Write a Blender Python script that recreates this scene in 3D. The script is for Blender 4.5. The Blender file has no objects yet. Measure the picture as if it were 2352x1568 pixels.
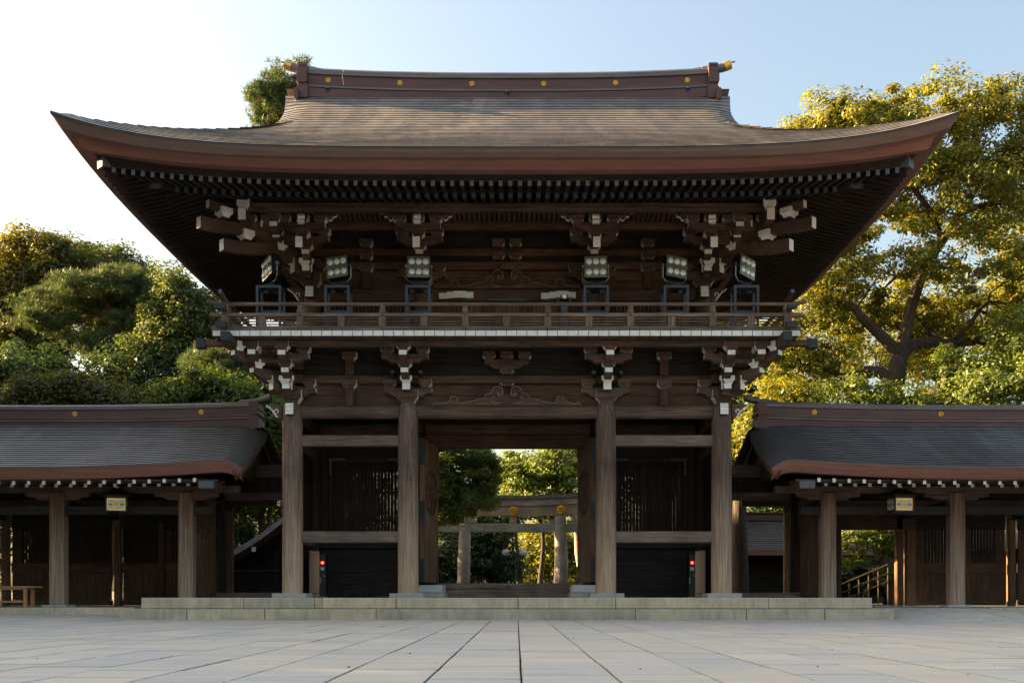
import bpy, bmesh, math, random
import numpy as np
from mathutils import Vector, Matrix
R = math.radians
random.seed(7)
sc = bpy.context.scene
C = sc.collection
# ---------------------------------------------------------------- camera
cd = bpy.data.cameras.new('camera'); cam = bpy.data.objects.new('camera', cd); C.objects.link(cam)
cam.location = (0.225, -23.52, 0.5); cam.rotation_euler = (R(90), 0, 0)
cd.lens = 36; cd.sensor_width = 36; cd.shift_x = -11/2352; cd.shift_y = 585/2352
cd.clip_start = 0.05; cd.clip_end = 2000
sc.camera = cam
# ---------------------------------------------------------------- sky, sun, exposure
SUN = Vector((-0.90, 0.25, 0.34)).normalized()          # towards the sun
w = bpy.data.worlds.new('World'); sc.world = w; w.use_nodes = True
nt = w.node_tree; bg = nt.nodes['Background']
sky = nt.nodes.new('ShaderNodeTexSky'); sky.sky_type = 'NISHITA'; sky.sun_disc = False
sky.sun_elevation = math.asin(SUN.z); sky.sun_rotation = math.atan2(SUN.x, SUN.y)
sky.air_density = 1.35; sky.dust_density = 5.0; sky.ozone_density = 0.4
nt.links.new(sky.outputs[0], bg.inputs[0]); bg.inputs[1].default_value = 0.05
sl = bpy.data.lights.new('sun', 'SUN'); so = bpy.data.objects.new('sun', sl); C.objects.link(so)
sl.energy = 5.0; sl.angle = R(0.6); sl.color = (1.0, 0.70, 0.36)
so.rotation_euler = (-SUN).to_track_quat('-Z', 'Y').to_euler(); so.location = (-40, 10, 30)
sc.view_settings.view_transform = 'Standard'; sc.view_settings.look = 'None'
sc.view_settings.exposure = 2.85; sc.view_settings.gamma = 1.0
sc.view_settings.use_curve_mapping = False
# ---------------------------------------------------------------- mesh helpers
class B:
    def __init__(s): s.v = []; s.f = []; s.m = []
    def add(s, vs, fs, m=0):
        n = len(s.v); s.v += [tuple(p) for p in vs]
        for i, f in enumerate(fs):
            s.f.append(tuple(n + k for k in f)); s.m.append(m[i] if isinstance(m, (list, tuple)) else m)
        return s
    def box(s, x0, x1, y0, y1, z0, z1, m=0, my0=None, my1=None, mx0=None, mx1=None):
        vs = [(x0,y0,z0),(x1,y0,z0),(x1,y1,z0),(x0,y1,z0),(x0,y0,z1),(x1,y0,z1),(x1,y1,z1),(x0,y1,z1)]
        g = lambda k: m if k is None else k
        return s.add(vs, [(0,3,2,1),(4,5,6,7),(0,1,5,4),(2,3,7,6),(3,0,4,7),(1,2,6,5)], [m, m, g(my0), g(my1), g(mx0), g(mx1)])
    def prism(s, pts, axis, a0, a1, m=0, mc0=None, mc1=None, ms=None):
        n = len(pts)
        def P(p, a):
            return (p[0], a, p[1]) if axis == 'y' else ((a, p[0], p[1]) if axis == 'x' else (p[0], p[1], a))
        vs = [P(p, a0) for p in pts] + [P(p, a1) for p in pts]
        fs = [tuple(range(n)), tuple(range(2*n-1, n-1, -1))]
        mm = [m if mc0 is None else mc0, m if mc1 is None else mc1]
        for i in range(n):
            j = (i+1) % n; fs.append((i, i+n, j+n, j)); mm.append(ms[i] if ms else m)
        return s.add(vs, fs, mm)
    def cbox(s, x0, x1, y0, y1, z0, z1, axis='x', c=0.02, m=0, mc=None, mc1=None):
        if axis == 'x': a, b, p, q, k0, k1 = y0, y1, z0, z1, x0, x1
        elif axis == 'y': a, b, p, q, k0, k1 = x0, x1, z0, z1, y0, y1
        else: a, b, p, q, k0, k1 = x0, x1, y0, y1, z0, z1
        pts = [(a+c,p),(b-c,p),(b,p+c),(b,q-c),(b-c,q),(a+c,q),(a,q-c),(a,p+c)]
        return s.prism(pts, axis, k0, k1, m, mc, mc if mc1 is None else mc1)
    def lathe(s, cx, cy, prof, n=20, m=0, cap=True):
        k = len(prof); vs = []
        for r, z in prof:
            for i in range(n):
                a = 2*math.pi*(i+.5)/n; vs.append((cx+r*math.cos(a), cy+r*math.sin(a), z))
        fs = []; mm = []
        for j in range(k-1):
            for i in range(n):
                i2 = (i+1) % n; fs.append((j*n+i, j*n+i2, (j+1)*n+i2, (j+1)*n+i)); mm.append(m[j] if isinstance(m, list) else m)
        if cap:
            fs += [tuple(range(n-1, -1, -1)), tuple(range((k-1)*n, k*n))]
            mm += [m[0] if isinstance(m, list) else m, m[-1] if isinstance(m, list) else m]
        return s.add(vs, fs, mm)
    def tube(s, path, rad, n=8, m=0, mc=None):
        path = [Vector(p) for p in path]; k = len(path)
        rad = rad if isinstance(rad, (list, tuple)) else [rad]*k
        vs = []; up = None
        for j, p in enumerate(path):
            t = (path[min(j+1, k-1)] - path[max(j-1, 0)]).normalized()
            if up is None:
                up = Vector((0,0,1)) if abs(t.z) < .9 else Vector((1,0,0))
            u = t.cross(up).normalized(); up = u.cross(t).normalized()
            for i in range(n):
                a = 2*math.pi*i/n; vs.append(p + (u*math.cos(a) + up*math.sin(a))*rad[j])
        fs = [(j*n+i, j*n+(i+1) % n, (j+1)*n+(i+1) % n, (j+1)*n+i) for j in range(k-1) for i in range(n)]
        mm = [m]*len(fs)
        fs += [tuple(range(n-1,-1,-1)), tuple(range((k-1)*n, k*n))]; mm += [m if mc is None else mc]*2
        return s.add(vs, fs, mm)
    def beam(s, p0, p1, wd, h, m=0, m0=None, m1=None):
        p0 = Vector(p0); p1 = Vector(p1); d = Vector((p1.x-p0.x, p1.y-p0.y, 0)).normalized(); n = Vector((-d.y, d.x, 0))*wd/2
        z = Vector((0,0,h/2))
        vs = [p0-n-z, p0+n-z, p0+n+z, p0-n+z, p1-n-z, p1+n-z, p1+n+z, p1-n+z]
        return s.add(vs, [(0,1,2,3),(7,6,5,4),(0,4,5,1),(1,5,6,2),(2,6,7,3),(3,7,4,0)], [m if m0 is None else m0, m if m1 is None else m1, m, m, m, m])
    def grid(s, rows, m=0):
        n = len(rows[0]); vs = [p for r in rows for p in r]
        return s.add(vs, [(j*n+i, j*n+i+1, (j+1)*n+i+1, (j+1)*n+i) for j in range(len(rows)-1) for i in range(n-1)], m)
    def xf(s, M):
        s.v = [tuple(M @ Vector(p)) for p in s.v]; return s
def mesh(name, b, mats, smooth=None, fix=True):
    me = bpy.data.meshes.new(name); me.from_pydata(b.v, [], b.f)
    for m in (mats if isinstance(mats, (list, tuple)) else [mats]): me.materials.append(m)
    me.polygons.foreach_set('material_index', b.m)
    if fix:
        bm = bmesh.new(); bm.from_mesh(me); bmesh.ops.recalc_face_normals(bm, faces=bm.faces); bm.to_mesh(me); bm.free()
    if smooth:
        me.shade_smooth(); me.set_sharp_from_angle(angle=R(smooth))
    me.update(); return me
WL = {}
def place(name, me, parent=None, loc=(0,0,0), rz=0, scale=None):
    o = bpy.data.objects.new(name, me); C.objects.link(o)
    loc = Vector(loc)
    if parent:
        o.parent = parent; o.location = loc - WL[parent.name]
    else: o.location = loc
    o.rotation_euler = (0, 0, rz)
    if scale: o.scale = scale
    WL[o.name] = loc; return o
def mk(name, b, mats, parent=None, smooth=None, fix=True):
    """mesh given in world coordinates; its origin is moved to the middle of its base"""
    a = np.array(b.v); c = (a.min(0) + a.max(0))/2; c[2] = a[:, 2].min()
    b.v = [tuple(p) for p in (a - c)]
    return place(name, mesh(name, b, mats, smooth, fix), parent, c)
def thing(name, label, cat, loc, group=None, rz=0):
    o = bpy.data.objects.new(name, None); C.objects.link(o); o.empty_display_size = .2
    o.location = loc; o.rotation_euler = (0,0,rz); WL[o.name] = Vector(loc); return tag(o, label, cat, group)
def tag(o, label, cat, group=None):
    o['label'] = label; o['category'] = cat
    if group: o['group'] = group
    return o
def struct(o): o['kind'] = 'structure'; return o
def stuff(o): o['kind'] = 'stuff'; return o
CACHE = {}
def cached(key, fn):
    if key not in CACHE: CACHE[key] = fn()
    return CACHE[key]
# ---------------------------------------------------------------- materials
def newmat(name):
    m = bpy.data.materials.new(name); m.use_nodes = True; t = m.node_tree
    return m, t, t.nodes['Principled BSDF']
def N(t, ty, **kw):
    n = t.nodes.new('ShaderNode'+ty)
    for k, v in kw.items(): setattr(n, k, v)
    return n
def ramp(t, fac, stops):
    r = N(t, 'ValToRGB'); e = r.color_ramp.elements
    while len(e) < len(stops): e.new(.5)
    for i, (p, c) in enumerate(stops): e[i].position = p; e[i].color = (*c, 1) if len(c) == 3 else c
    t.links.new(fac, r.inputs[0]); return r.outputs[0]
def mixc(t, fac, a, b, mode='MIX'):
    n = N(t, 'Mix', data_type='RGBA', blend_type=mode)
    for i, x in ((0, fac), (6, a), (7, b)):
        if hasattr(x, 'default_value') or hasattr(x, 'links'): t.links.new(x, n.inputs[i])
        else: n.inputs[i].default_value = x if i == 0 else (*x, 1)
    return n.outputs[2]
def pos(t, scale, coord='pos'):
    mp = N(t, 'Mapping'); mp.inputs['Scale'].default_value = scale
    if coord == 'pos': t.links.new(N(t, 'NewGeometry').outputs['Position'], mp.inputs[0])
    else: t.links.new(N(t, 'TexCoord').outputs['Object'], mp.inputs[0])
    return mp.outputs[0]
def noise(t, vec, scale, detail=4, rough=.55):
    n = N(t, 'TexNoise'); n.inputs['Scale'].default_value = scale; n.inputs['Detail'].default_value = detail
    n.inputs['Roughness'].default_value = rough; t.links.new(vec, n.inputs['Vector']); return n.outputs[0]
def bump(t, h, strength, dist=.01):
    b = N(t, 'Bump'); b.inputs['Strength'].default_value = strength; b.inputs['Distance'].default_value = dist
    t.links.new(h, b.inputs['Height']); return b.outputs[0]
def wood(name, dark, mid, light, axis, rough=.7, bleach_light=None):
    m, t, p = newmat(name)
    s = {'x': (.5, 15, 15), 'y': (15, .5, 15), 'z': (15, 15, .42)}[axis]
    g = noise(t, pos(t, s), 3.2, 7, .62)
    col = ramp(t, g, [(.33, dark), (.5, mid), (.68, light)])
    big = noise(t, pos(t, (1,1,1)), 1.3, 3)
    isl = N(t, 'NewGeometry').outputs['Random Per Island']
    oi = N(t, 'ObjectInfo').outputs['Random']
    col = mixc(t, 1, col, ramp(t, big, [(.3, (.62,.6,.6)), (.7, (1.12,1.1,1.08))]), 'MULTIPLY')
    col = mixc(t, 1, col, ramp(t, oi, [(0, (.8,.78,.76)), (1, (1.1,1.08,1.06))]), 'MULTIPLY')
    if bleach_light:                                              # paler lower shaft, streaky edge: bleaching plus sky and ground light put into colour
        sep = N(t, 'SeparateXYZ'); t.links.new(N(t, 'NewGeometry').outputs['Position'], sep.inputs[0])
        mr = N(t, 'MapRange'); mr.inputs[1].default_value = bleach_light[1]; mr.inputs[2].default_value = bleach_light[0]
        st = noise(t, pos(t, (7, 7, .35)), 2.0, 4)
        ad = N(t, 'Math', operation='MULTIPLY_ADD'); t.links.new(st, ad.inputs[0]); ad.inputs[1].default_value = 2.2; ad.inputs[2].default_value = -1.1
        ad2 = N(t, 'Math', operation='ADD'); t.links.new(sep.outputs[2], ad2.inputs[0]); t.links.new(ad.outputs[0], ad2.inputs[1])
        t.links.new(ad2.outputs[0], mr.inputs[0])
        lc = ramp(t, g, [(.34, bleach_light[2]), (.66, bleach_light[3])])
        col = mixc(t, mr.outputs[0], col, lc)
    ck = noise(t, pos(t, tuple(k*1.9 if k > 1 else k*.8 for k in s)), 1.6, 3, .5)    # drying checks along the grain
    col = mixc(t, 1, col, ramp(t, ck, [(.30, (.35,.33,.32)), (.37, (1,1,1))]), 'MULTIPLY')
    t.links.new(col, p.inputs['Base Color']); p.inputs['Roughness'].default_value = rough
    p.inputs['Specular IOR Level'].default_value = .3
    fine = noise(t, pos(t, tuple(k*3 for k in s)), 4, 5, .6)
    t.links.new(bump(t, fine, .45, .012), p.inputs['Normal'])
    return m
def plain(name, col, rough=.5, metal=0, var=.15, scale=6, spec=.5, bmp=0, stretch=(1,1,1)):
    m, t, p = newmat(name)
    n = noise(t, pos(t, stretch), scale, 5)
    lo = tuple(c*(1-var) for c in col); hi = tuple(min(1, c*(1+var)) for c in col)
    t.links.new(ramp(t, n, [(.3, lo), (.7, hi)]), p.inputs['Base Color'])
    p.inputs['Roughness'].default_value = rough; p.inputs['Metallic'].default_value = metal
    p.inputs['Specular IOR Level'].default_value = spec
    if bmp: t.links.new(bump(t, noise(t, pos(t, stretch), scale*8, 4), bmp, .01), p.inputs['Normal'])
    return m
DK, MD, LT = (.055,.035,.026), (.128,.082,.062), (.225,.155,.122)
WX = wood('wood_along_x', DK, MD, LT, 'x'); WY = wood('wood_along_y', DK, MD, LT, 'y'); WZ = wood('wood_upright', DK, MD, LT, 'z')
WXL = wood('wood_weathered_x', (.11,.078,.062), (.21,.155,.125), (.33,.255,.21), 'x')
WZL = wood('wood_weathered_upright', (.11,.078,.062), (.21,.155,.125), (.33,.255,.21), 'z')
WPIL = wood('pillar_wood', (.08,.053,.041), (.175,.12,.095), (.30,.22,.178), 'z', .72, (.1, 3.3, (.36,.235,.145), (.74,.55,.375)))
WXR = wood('wood_reddish_x', (.05,.027,.018), (.112,.063,.045), (.20,.118,.086), 'x')
WZR = wood('wood_reddish_upright', (.04,.02,.013), (.10,.052,.034), (.18,.10,.068), 'z')
WZT = wood('wood_tan_upright', (.08,.045,.027), (.17,.10,.062), (.27,.17,.11), 'z')
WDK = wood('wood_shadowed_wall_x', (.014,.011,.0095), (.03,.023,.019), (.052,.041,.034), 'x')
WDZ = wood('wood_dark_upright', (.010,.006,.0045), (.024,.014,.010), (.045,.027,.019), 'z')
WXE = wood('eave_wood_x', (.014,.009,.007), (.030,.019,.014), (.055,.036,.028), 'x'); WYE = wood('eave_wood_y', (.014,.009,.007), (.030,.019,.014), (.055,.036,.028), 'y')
BENCHW = wood('bench_wood', (.42,.20,.09), (.56,.29,.14), (.66,.38,.20), 'x', .5)
WHITE = plain('white_lime_paint', (.86,.84,.79), .75, 0, .09, 9, .2, .05)
def m_shingle(name, c0, c1, rough, metal=.25):
    m, t, p = newmat(name)
    isl = N(t, 'NewGeometry').outputs['Random Per Island']
    st = noise(t, pos(t, (1.6, .3, .3)), 2.2, 6, .65)
    c = ramp(t, st, [(.3, c0), (.7, c1)])
    c = mixc(t, 1, c, ramp(t, isl, [(0, (.72,.72,.75)), (1, (1.16,1.13,1.08))]), 'MULTIPLY')
    t.links.new(c, p.inputs['Base Color']); p.inputs['Metallic'].default_value = metal; 
    t.links.new(ramp(t, st, [(.3, (rough-.08,)*3), (.75, (rough+.1,)*3)]), p.inputs['Roughness'])
    t.links.new(bump(t, noise(t, pos(t, (1,1,1)), 30, 3), .08, .01), p.inputs['Normal'])
    return m
SHING = m_shingle('weathered_copper_shingle', (.15,.137,.128), (.255,.232,.213), .5, .08)
SHINGW = m_shingle('weathered_copper_shingle_wing', (.11,.104,.104), (.19,.18,.178), .45, .15)
FASC = plain('copper_fascia', (.25,.108,.078), .5, .15, .16, 3, .5, .05, (.4,1,6))
FASC2 = plain('copper_fascia_upper', (.215,.135,.11), .48, .15, .14, 3, .5, .05, (.4,1,6))
RIDGE = plain('copper_ridge', (.12,.06,.055), .48, .3, .18, 2.5, .5, .06, (.5,1,3))
RIDGEG = plain('copper_ridge_cap', (.16,.135,.125), .42, .35, .2, 2.5, .5, .06, (.5,1,3))
GOLD = plain('gilded_metal', (.95,.60,.13), .3, .9, .12, 14)
BRONZE = plain('dark_bronze_cap', (.10,.11,.12), .6, .2, .3, 22, .5, .25)
STRAP = plain('blackened_bronze', (.035,.040,.042), .55, .3, .3, 22, .5, .2)
GREENB = plain('verdigris_bronze', (.10,.135,.12), .6, .3, .25, 15)
BLACKM = plain('black_metal', (.018,.019,.02), .45, .4, .2)
STEELB = plain('blue_grey_steel', (.055,.07,.09), .45, .3, .12)
STEEL = plain('galvanised_steel', (.35,.34,.32), .35, .9, .15)
BRNM = plain('brown_coated_metal', (.36,.25,.17), .42, .5, .08, 2, .5, 0, (1,1,.3))
LENS = plain('lamp_reflector', (.82,.81,.76), .25, .2, .08, 20)
FACEP = plain('lamp_face_plate', (.16,.17,.14), .25, .3, .1)
GLASSD = plain('dark_lens_glass', (.03,.035,.04), .08, 0, .1)
PANEL = plain('lantern_paper', (.62,.60,.55), .6, 0, .06)
def m_granite(name, c0, c1, stain, streak):
    m, t, p = newmat(name)
    a = noise(t, pos(t, (1,1,1)), 3.0, 6, .6); sp = noise(t, pos(t, (1,1,1)), 130, 2, .5)
    col = ramp(t, a, [(.3, c0), (.7, c1)])
    col = mixc(t, 1, col, ramp(t, sp, [(.35, (.78,.78,.78)), (.65, (1.16,1.15,1.14))]), 'MULTIPLY')
    dr = noise(t, pos(t, (3.2, 3.2, .8)), 2.6, 6, .7)
    f = ramp(t, dr, [(.42, (0,0,0)), (.68, (streak,)*3)])
    col = mixc(t, f, col, stain)
    oi = N(t, 'ObjectInfo').outputs['Random']
    col = mixc(t, 1, col, ramp(t, oi, [(0, (.86,.88,.92)), (1, (1.08,1.05,1.0))]), 'MULTIPLY')
    t.links.new(col, p.inputs['Base Color']); p.inputs['Roughness'].default_value = .8; p.inputs['Specular IOR Level'].default_value = .25
    t.links.new(bump(t, sp, .3, .006), p.inputs['Normal']); return m
GRAN = m_granite('weathered_granite_step', (.52,.445,.325), (.68,.595,.45), (.31,.235,.14), .55)
PLIN = m_granite('pale_granite_plinth', (.40,.39,.37), (.52,.51,.48), (.3,.28,.24), .4)
WHITEST = m_granite('white_pivot_stone', (.58,.57,.55), (.68,.67,.65), (.45,.43,.4), .3)
def m_slab():
    m, t, p = newmat('courtyard_paving_stone')
    oi = N(t, 'ObjectInfo').outputs['Random']; isl = N(t, 'NewGeometry').outputs['Random Per Island']
    a = noise(t, pos(t, (.6,2.6,1)), 1.6, 6, .62); sp = noise(t, pos(t, (1,1,1)), 95, 3, .6)
    col = ramp(t, a, [(.28, (.53,.485,.42)), (.72, (.66,.61,.53))])
    ad = N(t, 'Math', operation='ADD'); t.links.new(oi, ad.inputs[0]); t.links.new(isl, ad.inputs[1])
    fr = N(t, 'Math', operation='FRACT'); t.links.new(ad.outputs[0], fr.inputs[0])
    col = mixc(t, 1, col, ramp(t, fr.outputs[0], [(0, (.87,.90,.94)), (.35, (.97,.98,1)), (.6, (1.0,.97,.93)), (1, (1.09,1.05,1.0))]), 'MULTIPLY')
    col = mixc(t, 1, col, ramp(t, sp, [(.35, (.82,.82,.82)), (.65, (1.12,1.12,1.12))]), 'MULTIPLY')
    t.links.new(col, p.inputs['Base Color']); p.inputs['Roughness'].default_value = .72; p.inputs['Specular IOR Level'].default_value = .3
    t.links.new(bump(t, sp, .18, .004), p.inputs['Normal']); return m
SLAB = m_slab()
JOINT = plain('joint_soil', (.07,.055,.04), .95, 0, .3, 20)
SOIL = plain('forest_soil', (.055,.045,.03), .95, 0, .35, 3)
FLOORST = plain('corridor_stone_floor', (.30,.295,.28), .7, 0, .12, 3)
def emis(name, col, s):
    m, t, p = newmat(name); p.inputs['Base Color'].default_value = (*col, 1)
    p.inputs['Emission Color'].default_value = (*col, 1); p.inputs['Emission Strength'].default_value = s; return m
REDL = emis('red_indicator_lamp', (1, .02, .01), 3)
def leafmat(name, c0, c1, tr, tmix=.42):
    m = bpy.data.materials.new(name); m.use_nodes = True; t = m.node_tree; t.nodes.clear()
    isl = N(t, 'NewGeometry').outputs['Random Per Island']
    col = ramp(t, isl, [(0, c0), (.55, tuple((a+b)/2 for a, b in zip(c0, c1))), (1, c1)])
    d = N(t, 'BsdfDiffuse'); tl = N(t, 'BsdfTranslucent'); gl = N(t, 'BsdfGlossy'); gl.inputs['Roughness'].default_value = .45
    t.links.new(col, d.inputs[0]); t.links.new(mixc(t, 1, col, tr, 'MULTIPLY'), tl.inputs[0])
    m1 = N(t, 'MixShader'); m1.inputs[0].default_value = tmix; t.links.new(d.outputs[0], m1.inputs[1]); t.links.new(tl.outputs[0], m1.inputs[2])
    m2 = N(t, 'MixShader'); m2.inputs[0].default_value = .04; t.links.new(m1.outputs[0], m2.inputs[1]); t.links.new(gl.outputs[0], m2.inputs[2])
    o = N(t, 'OutputMaterial'); t.links.new(m2.outputs[0], o.inputs[0]); return m
LF = {'camphor': leafmat('camphor_leaf', (.055,.10,.016), (.22,.21,.026), (2.4,1.9,.45), .45),
      'oak': leafmat('evergreen_oak_leaf', (.036,.075,.024), (.12,.145,.034), (2.0,1.7,.7)),
      'dark': leafmat('shade_leaf', (.022,.05,.022), (.065,.105,.036), (1.7,1.6,.9)),
      'pine': leafmat('pine_needle', (.038,.08,.034), (.12,.155,.05), (1.6,1.4,.7), .25),
      'autumn': leafmat('olive_leaf', (.045,.07,.018), (.15,.145,.03), (2.2,1.7,.5)),
      'maple': leafmat('maple_leaf', (.065,.11,.02), (.19,.225,.045), (2.0,1.9,.8))}
def barkmat(name, c0, c1):
    m, t, p = newmat(name); a = noise(t, pos(t, (6,6,1.2)), 3, 6, .65)
    t.links.new(ramp(t, a, [(.32, c0), (.68, c1)]), p.inputs['Base Color']); p.inputs['Roughness'].default_value = .9
    t.links.new(bump(t, a, .9, .05), p.inputs['Normal']); return m
BARK = barkmat('camphor_bark', (.025,.018,.013), (.085,.062,.045)); BARKR = barkmat('red_pine_bark', (.08,.04,.025), (.19,.10,.068))
BARKP = barkmat('pale_bark', (.16,.14,.11), (.32,.29,.24))
# ================================================================ SETTING: ground, paving, platform
def sstep(a, b, x):
    t = max(0., min(1., (x-a)/(b-a))); return t*t*(3-2*t)
def gz(x, y):                                               # courtyard rises a little towards the wings
    l = .09*sstep(-7.2, -9.5, x)*sstep(-5.5, -.6, y) if x < 0 else 0
    r = .235*sstep(8.2, 9.4, x)*sstep(-4.2, -.5, y)*(1-.6*sstep(10.6, 12.2, x)) if x > 0 else 0
    return l + r
b = B(); b.add([(-700,-300,-.06),(700,-300,-.06),(700,1200,-.06),(-700,1200,-.06)], [(0,1,2,3)])
ground = struct(mk('courtyard_ground', b, JOINT))
ARRIS = plain('grimy_slab_arris', (.34,.31,.26), .9, 0, .4, 8)
rs = random.Random(3); slabs = []
colw = .583; x = -colw*23 + .27
while x < 13.4:
    wdt = colw*rs.choice((1, 1, 1, .97, 1.03)); y = -19.2 - rs.random()*.8
    while y < -.35:
        L = rs.choice((.5, .62, .75, .9, 1.05, 1.3)); y1 = min(y + L, -.30)
        if y1 - y < .2: y1 = -.30
        g = rs.uniform(.003, .007); gy = rs.uniform(.002, .006)
        if not (abs(x+wdt/2) < 8.1 and y > -1.9):
            a0, a1, c0, c1 = x+g, x+wdt-g, y+gy, y1-gy
            if abs((x+wdt/2)) < 8.38 and c1 > -1.5: c1 = -1.5
            j = rs.uniform(-.0026, .0026); j2 = rs.uniform(-.0015, .0015); e = .005
            slabs.append((a0, a1, c0, c1, j, j2, e))
        y = y1
    x += wdt
def slab(b, s):
    a0, a1, c0, c1, j, j2, e = s
    top = lambda px, py: (px, py, gz(px, py) + j + j2*(px-a0))
    low = lambda px, py: (px, py, gz(px, py) + j - e)
    vs = [(a0,c0,-.05),(a1,c0,-.05),(a1,c1,-.05),(a0,c1,-.05), low(a0,c0),low(a1,c0),low(a1,c1),low(a0,c1),
          top(a0+e,c0+e),top(a1-e,c0+e),top(a1-e,c1-e),top(a0+e,c1-e)]
    fs = [(0,1,5,4),(1,2,6,5),(2,3,7,6),(3,0,4,7),(4,5,9,8),(5,6,10,9),(6,7,11,10),(7,4,8,11),(8,9,10,11)]
    b.add(vs, fs, [1]*4 + [2]*4 + [0])
def seen(s):
    xc, yc = (s[0]+s[1])/2, (s[2]+s[3])/2; d = yc + 23.52
    if d < 5.6 or abs(xc-.2) > d*.515: return -1
    return (s[1]-s[0])*(s[3]-s[2])/d**3
order = sorted(slabs, key=seen, reverse=True)
for s in order[:290]:
    bb = B(); slab(bb, s); mk('paving_slab', bb, [SLAB, JOINT, ARRIS], ground, fix=False)
bb = B()
for s in order[290:]: slab(bb, s)
stuff(mk('outer_paving', bb, [SLAB, JOINT, ARRIS], ground, fix=False))
bb = B(); rs2 = random.Random(11)                             # fallen leaves and small pebbles on the paving
for i in range(34):
    d = 6 + 14*rs2.random(); px = .2 + d*rs2.uniform(-.48, .48); py = d - 23.52
    if py > -1.7: continue
    r = rs2.uniform(.005, .013); a = rs2.random()*6
    bb.lathe(px, py, [(r*.8, gz(px,py)+.001), (r, gz(px,py)+r*.35), (r*.4, gz(px,py)+r*.7)], 6)
stuff(tag(mk('leaf_litter', bb, plain('dry_litter', (.06,.035,.02), .9)), 'scattered tiny dark fallen leaves and pebbles on the paving', 'litter'))
# forest floor behind the gate
rows = []
for j in range(30):
    yy = 6.2 + j*6; rows.append([(xx, yy, .16 + .5*math.sin(xx*.13+yy*.07)*min(1, j*.12)*.3 + max(0, yy-60)*.01) for xx in range(-120, 121, 8)])
b = B(); b.grid(rows); struct(mk('forest_floor', b, SOIL))
# stone platform
DX = lambda px, s: (px-1187)/s + .225
plat = mk('stone_platform', B().box(-7.96, 7.96, -.72, 5.9, -.04, .462), GRAN); struct(plat)
def blockrow(edges, y0, y1, z0, z1, c=.018):
    for a, b_ in zip(edges[:-1], edges[1:]):
        g = .006 + random.random()*.004; jj = random.uniform(-.004, .004)
        bb = B().cbox(a+g, b_-g, y0+jj, y1, z0, z1+random.uniform(-.002,.002), 'x', c)
        mk('stone_block', bb, GRAN, plat)
blockrow([-7.98] + [DX(p, 105.1) for p in (560, 723, 740, 910, 1190, 1414, 1766)] + [7.99], -1.15, -.722, .232, .472)
blockrow([-8.34] + [DX(p, 106.8) for p in (429, 608, 864, 1459, 1714, 1894)] + [8.35], -1.5, -.9, -.03, .226)
for sx in (-1, 1):                                           # returns at both ends
    e = [-1.14, .6, 2.4, 4.1, 5.9]
    for a, b_ in zip(e[:-1], e[1:]):
        bb = B().cbox(sx*7.965, sx*8.35, a+.41 if a < -1 else a+.006, b_-.006, -.03, .226, 'y', .018); mk('stone_block', bb, GRAN, plat)
for sx, xa in ((-1, 8.4), (1, 10.9)):                        # kerb along the wings
    xx = xa
    while xx < 18:
        L = random.choice((2.2, 2.6, 1.8)); a, c = sorted((sx*(xx+.006), sx*(xx+L-.006)))
        bb = B().cbox(a, c, -.42, .1, -.03, .25, 'x', .014); o = mk('kerb_stone', bb, GRAN, plat); xx += L
    a, c = sorted((sx*7.97, sx*18.0)); y0 = .102
    if sx > 0:
        mk('corridor_floor', B().box(7.97, 10.89, -.30, 5.2, -.03, .244), FLOORST, plat)
        mk('corridor_floor', B().box(10.9, 18, .102, 5.2, -.03, .244), FLOORST, plat)
    else:
        mk('corridor_floor', B().box(-18, -8.38, .102, 5.2, -.03, .244), FLOORST, plat)
        mk('corridor_floor', B().box(-8.375, -8.0, -.3, 5.2, .23, .244), FLOORST, plat)

# ================================================================ THE GATE
GY = 2.4
gate = thing('shrine_gate', 'two-storey dark timber shrine gate with huge upswept copper roof and balcony', 'gate', (0, GY, .47))
PX = (-4.925, -2.27, 2.27, 4.925); UX = (-4.553, -1.98, 1.98, 4.553); UY = .37
# ---- lower pillars and plinths
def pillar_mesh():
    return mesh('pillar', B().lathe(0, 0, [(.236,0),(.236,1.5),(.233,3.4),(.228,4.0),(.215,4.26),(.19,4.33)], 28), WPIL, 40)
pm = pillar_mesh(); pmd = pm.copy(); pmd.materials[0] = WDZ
for yy in (0, 2.4, 4.8):
    for xx in PX:
        if yy == 2.4 and abs(xx) < 3: pass
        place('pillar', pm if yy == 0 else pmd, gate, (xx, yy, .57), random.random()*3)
        mk('plinth', B().cbox(xx-.385, xx+.385, yy-.385, yy+.385, .464, .572, 'x', .012), PLIN, gate)
# ---- lower beams
def bx(name, x0, x1, y0, y1, z0, z1, mat, axis='x', c=.018, mc=None, parent=None):
    mats = mat if isinstance(mat, (list, tuple)) else [mat]
    return mk(name, B().cbox(x0, x1, y0, y1, z0, z1, axis, c, 0, mc), mats, parent or gate)
for yy in (0, 4.8, 2.4):
    for i in range(3):
        a, c = PX[i]+.2, PX[i+1]-.2
        bx('head_beam', a, c, yy-.12, yy+.12, 4.58, 4.86, WX, 'x', .045)
        if i != 1 and yy != 2.4:
            bx('penetrating_beam', a, c, yy-.085, yy+.085, 3.94, 4.19, WXL)
            bx('penetrating_beam', a, c, yy-.085, yy+.085, 1.73, 1.99, WXL)
for xx in (-4.925, 4.925, -2.27, 2.27):
    for ya, yb in ((.2, 2.2), (2.6, 4.6)):
        bx('head_beam', xx-.12, xx+.12, ya, yb, 4.58, 4.86, WY, 'y', .04)
        if abs(xx) > 4:
            bx('penetrating_beam', xx-.085, xx+.085, ya, yb, 3.94, 4.19, WY, 'y')
            bx('penetrating_beam', xx-.085, xx+.085, ya, yb, 1.73, 1.99, WY, 'y')
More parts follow.
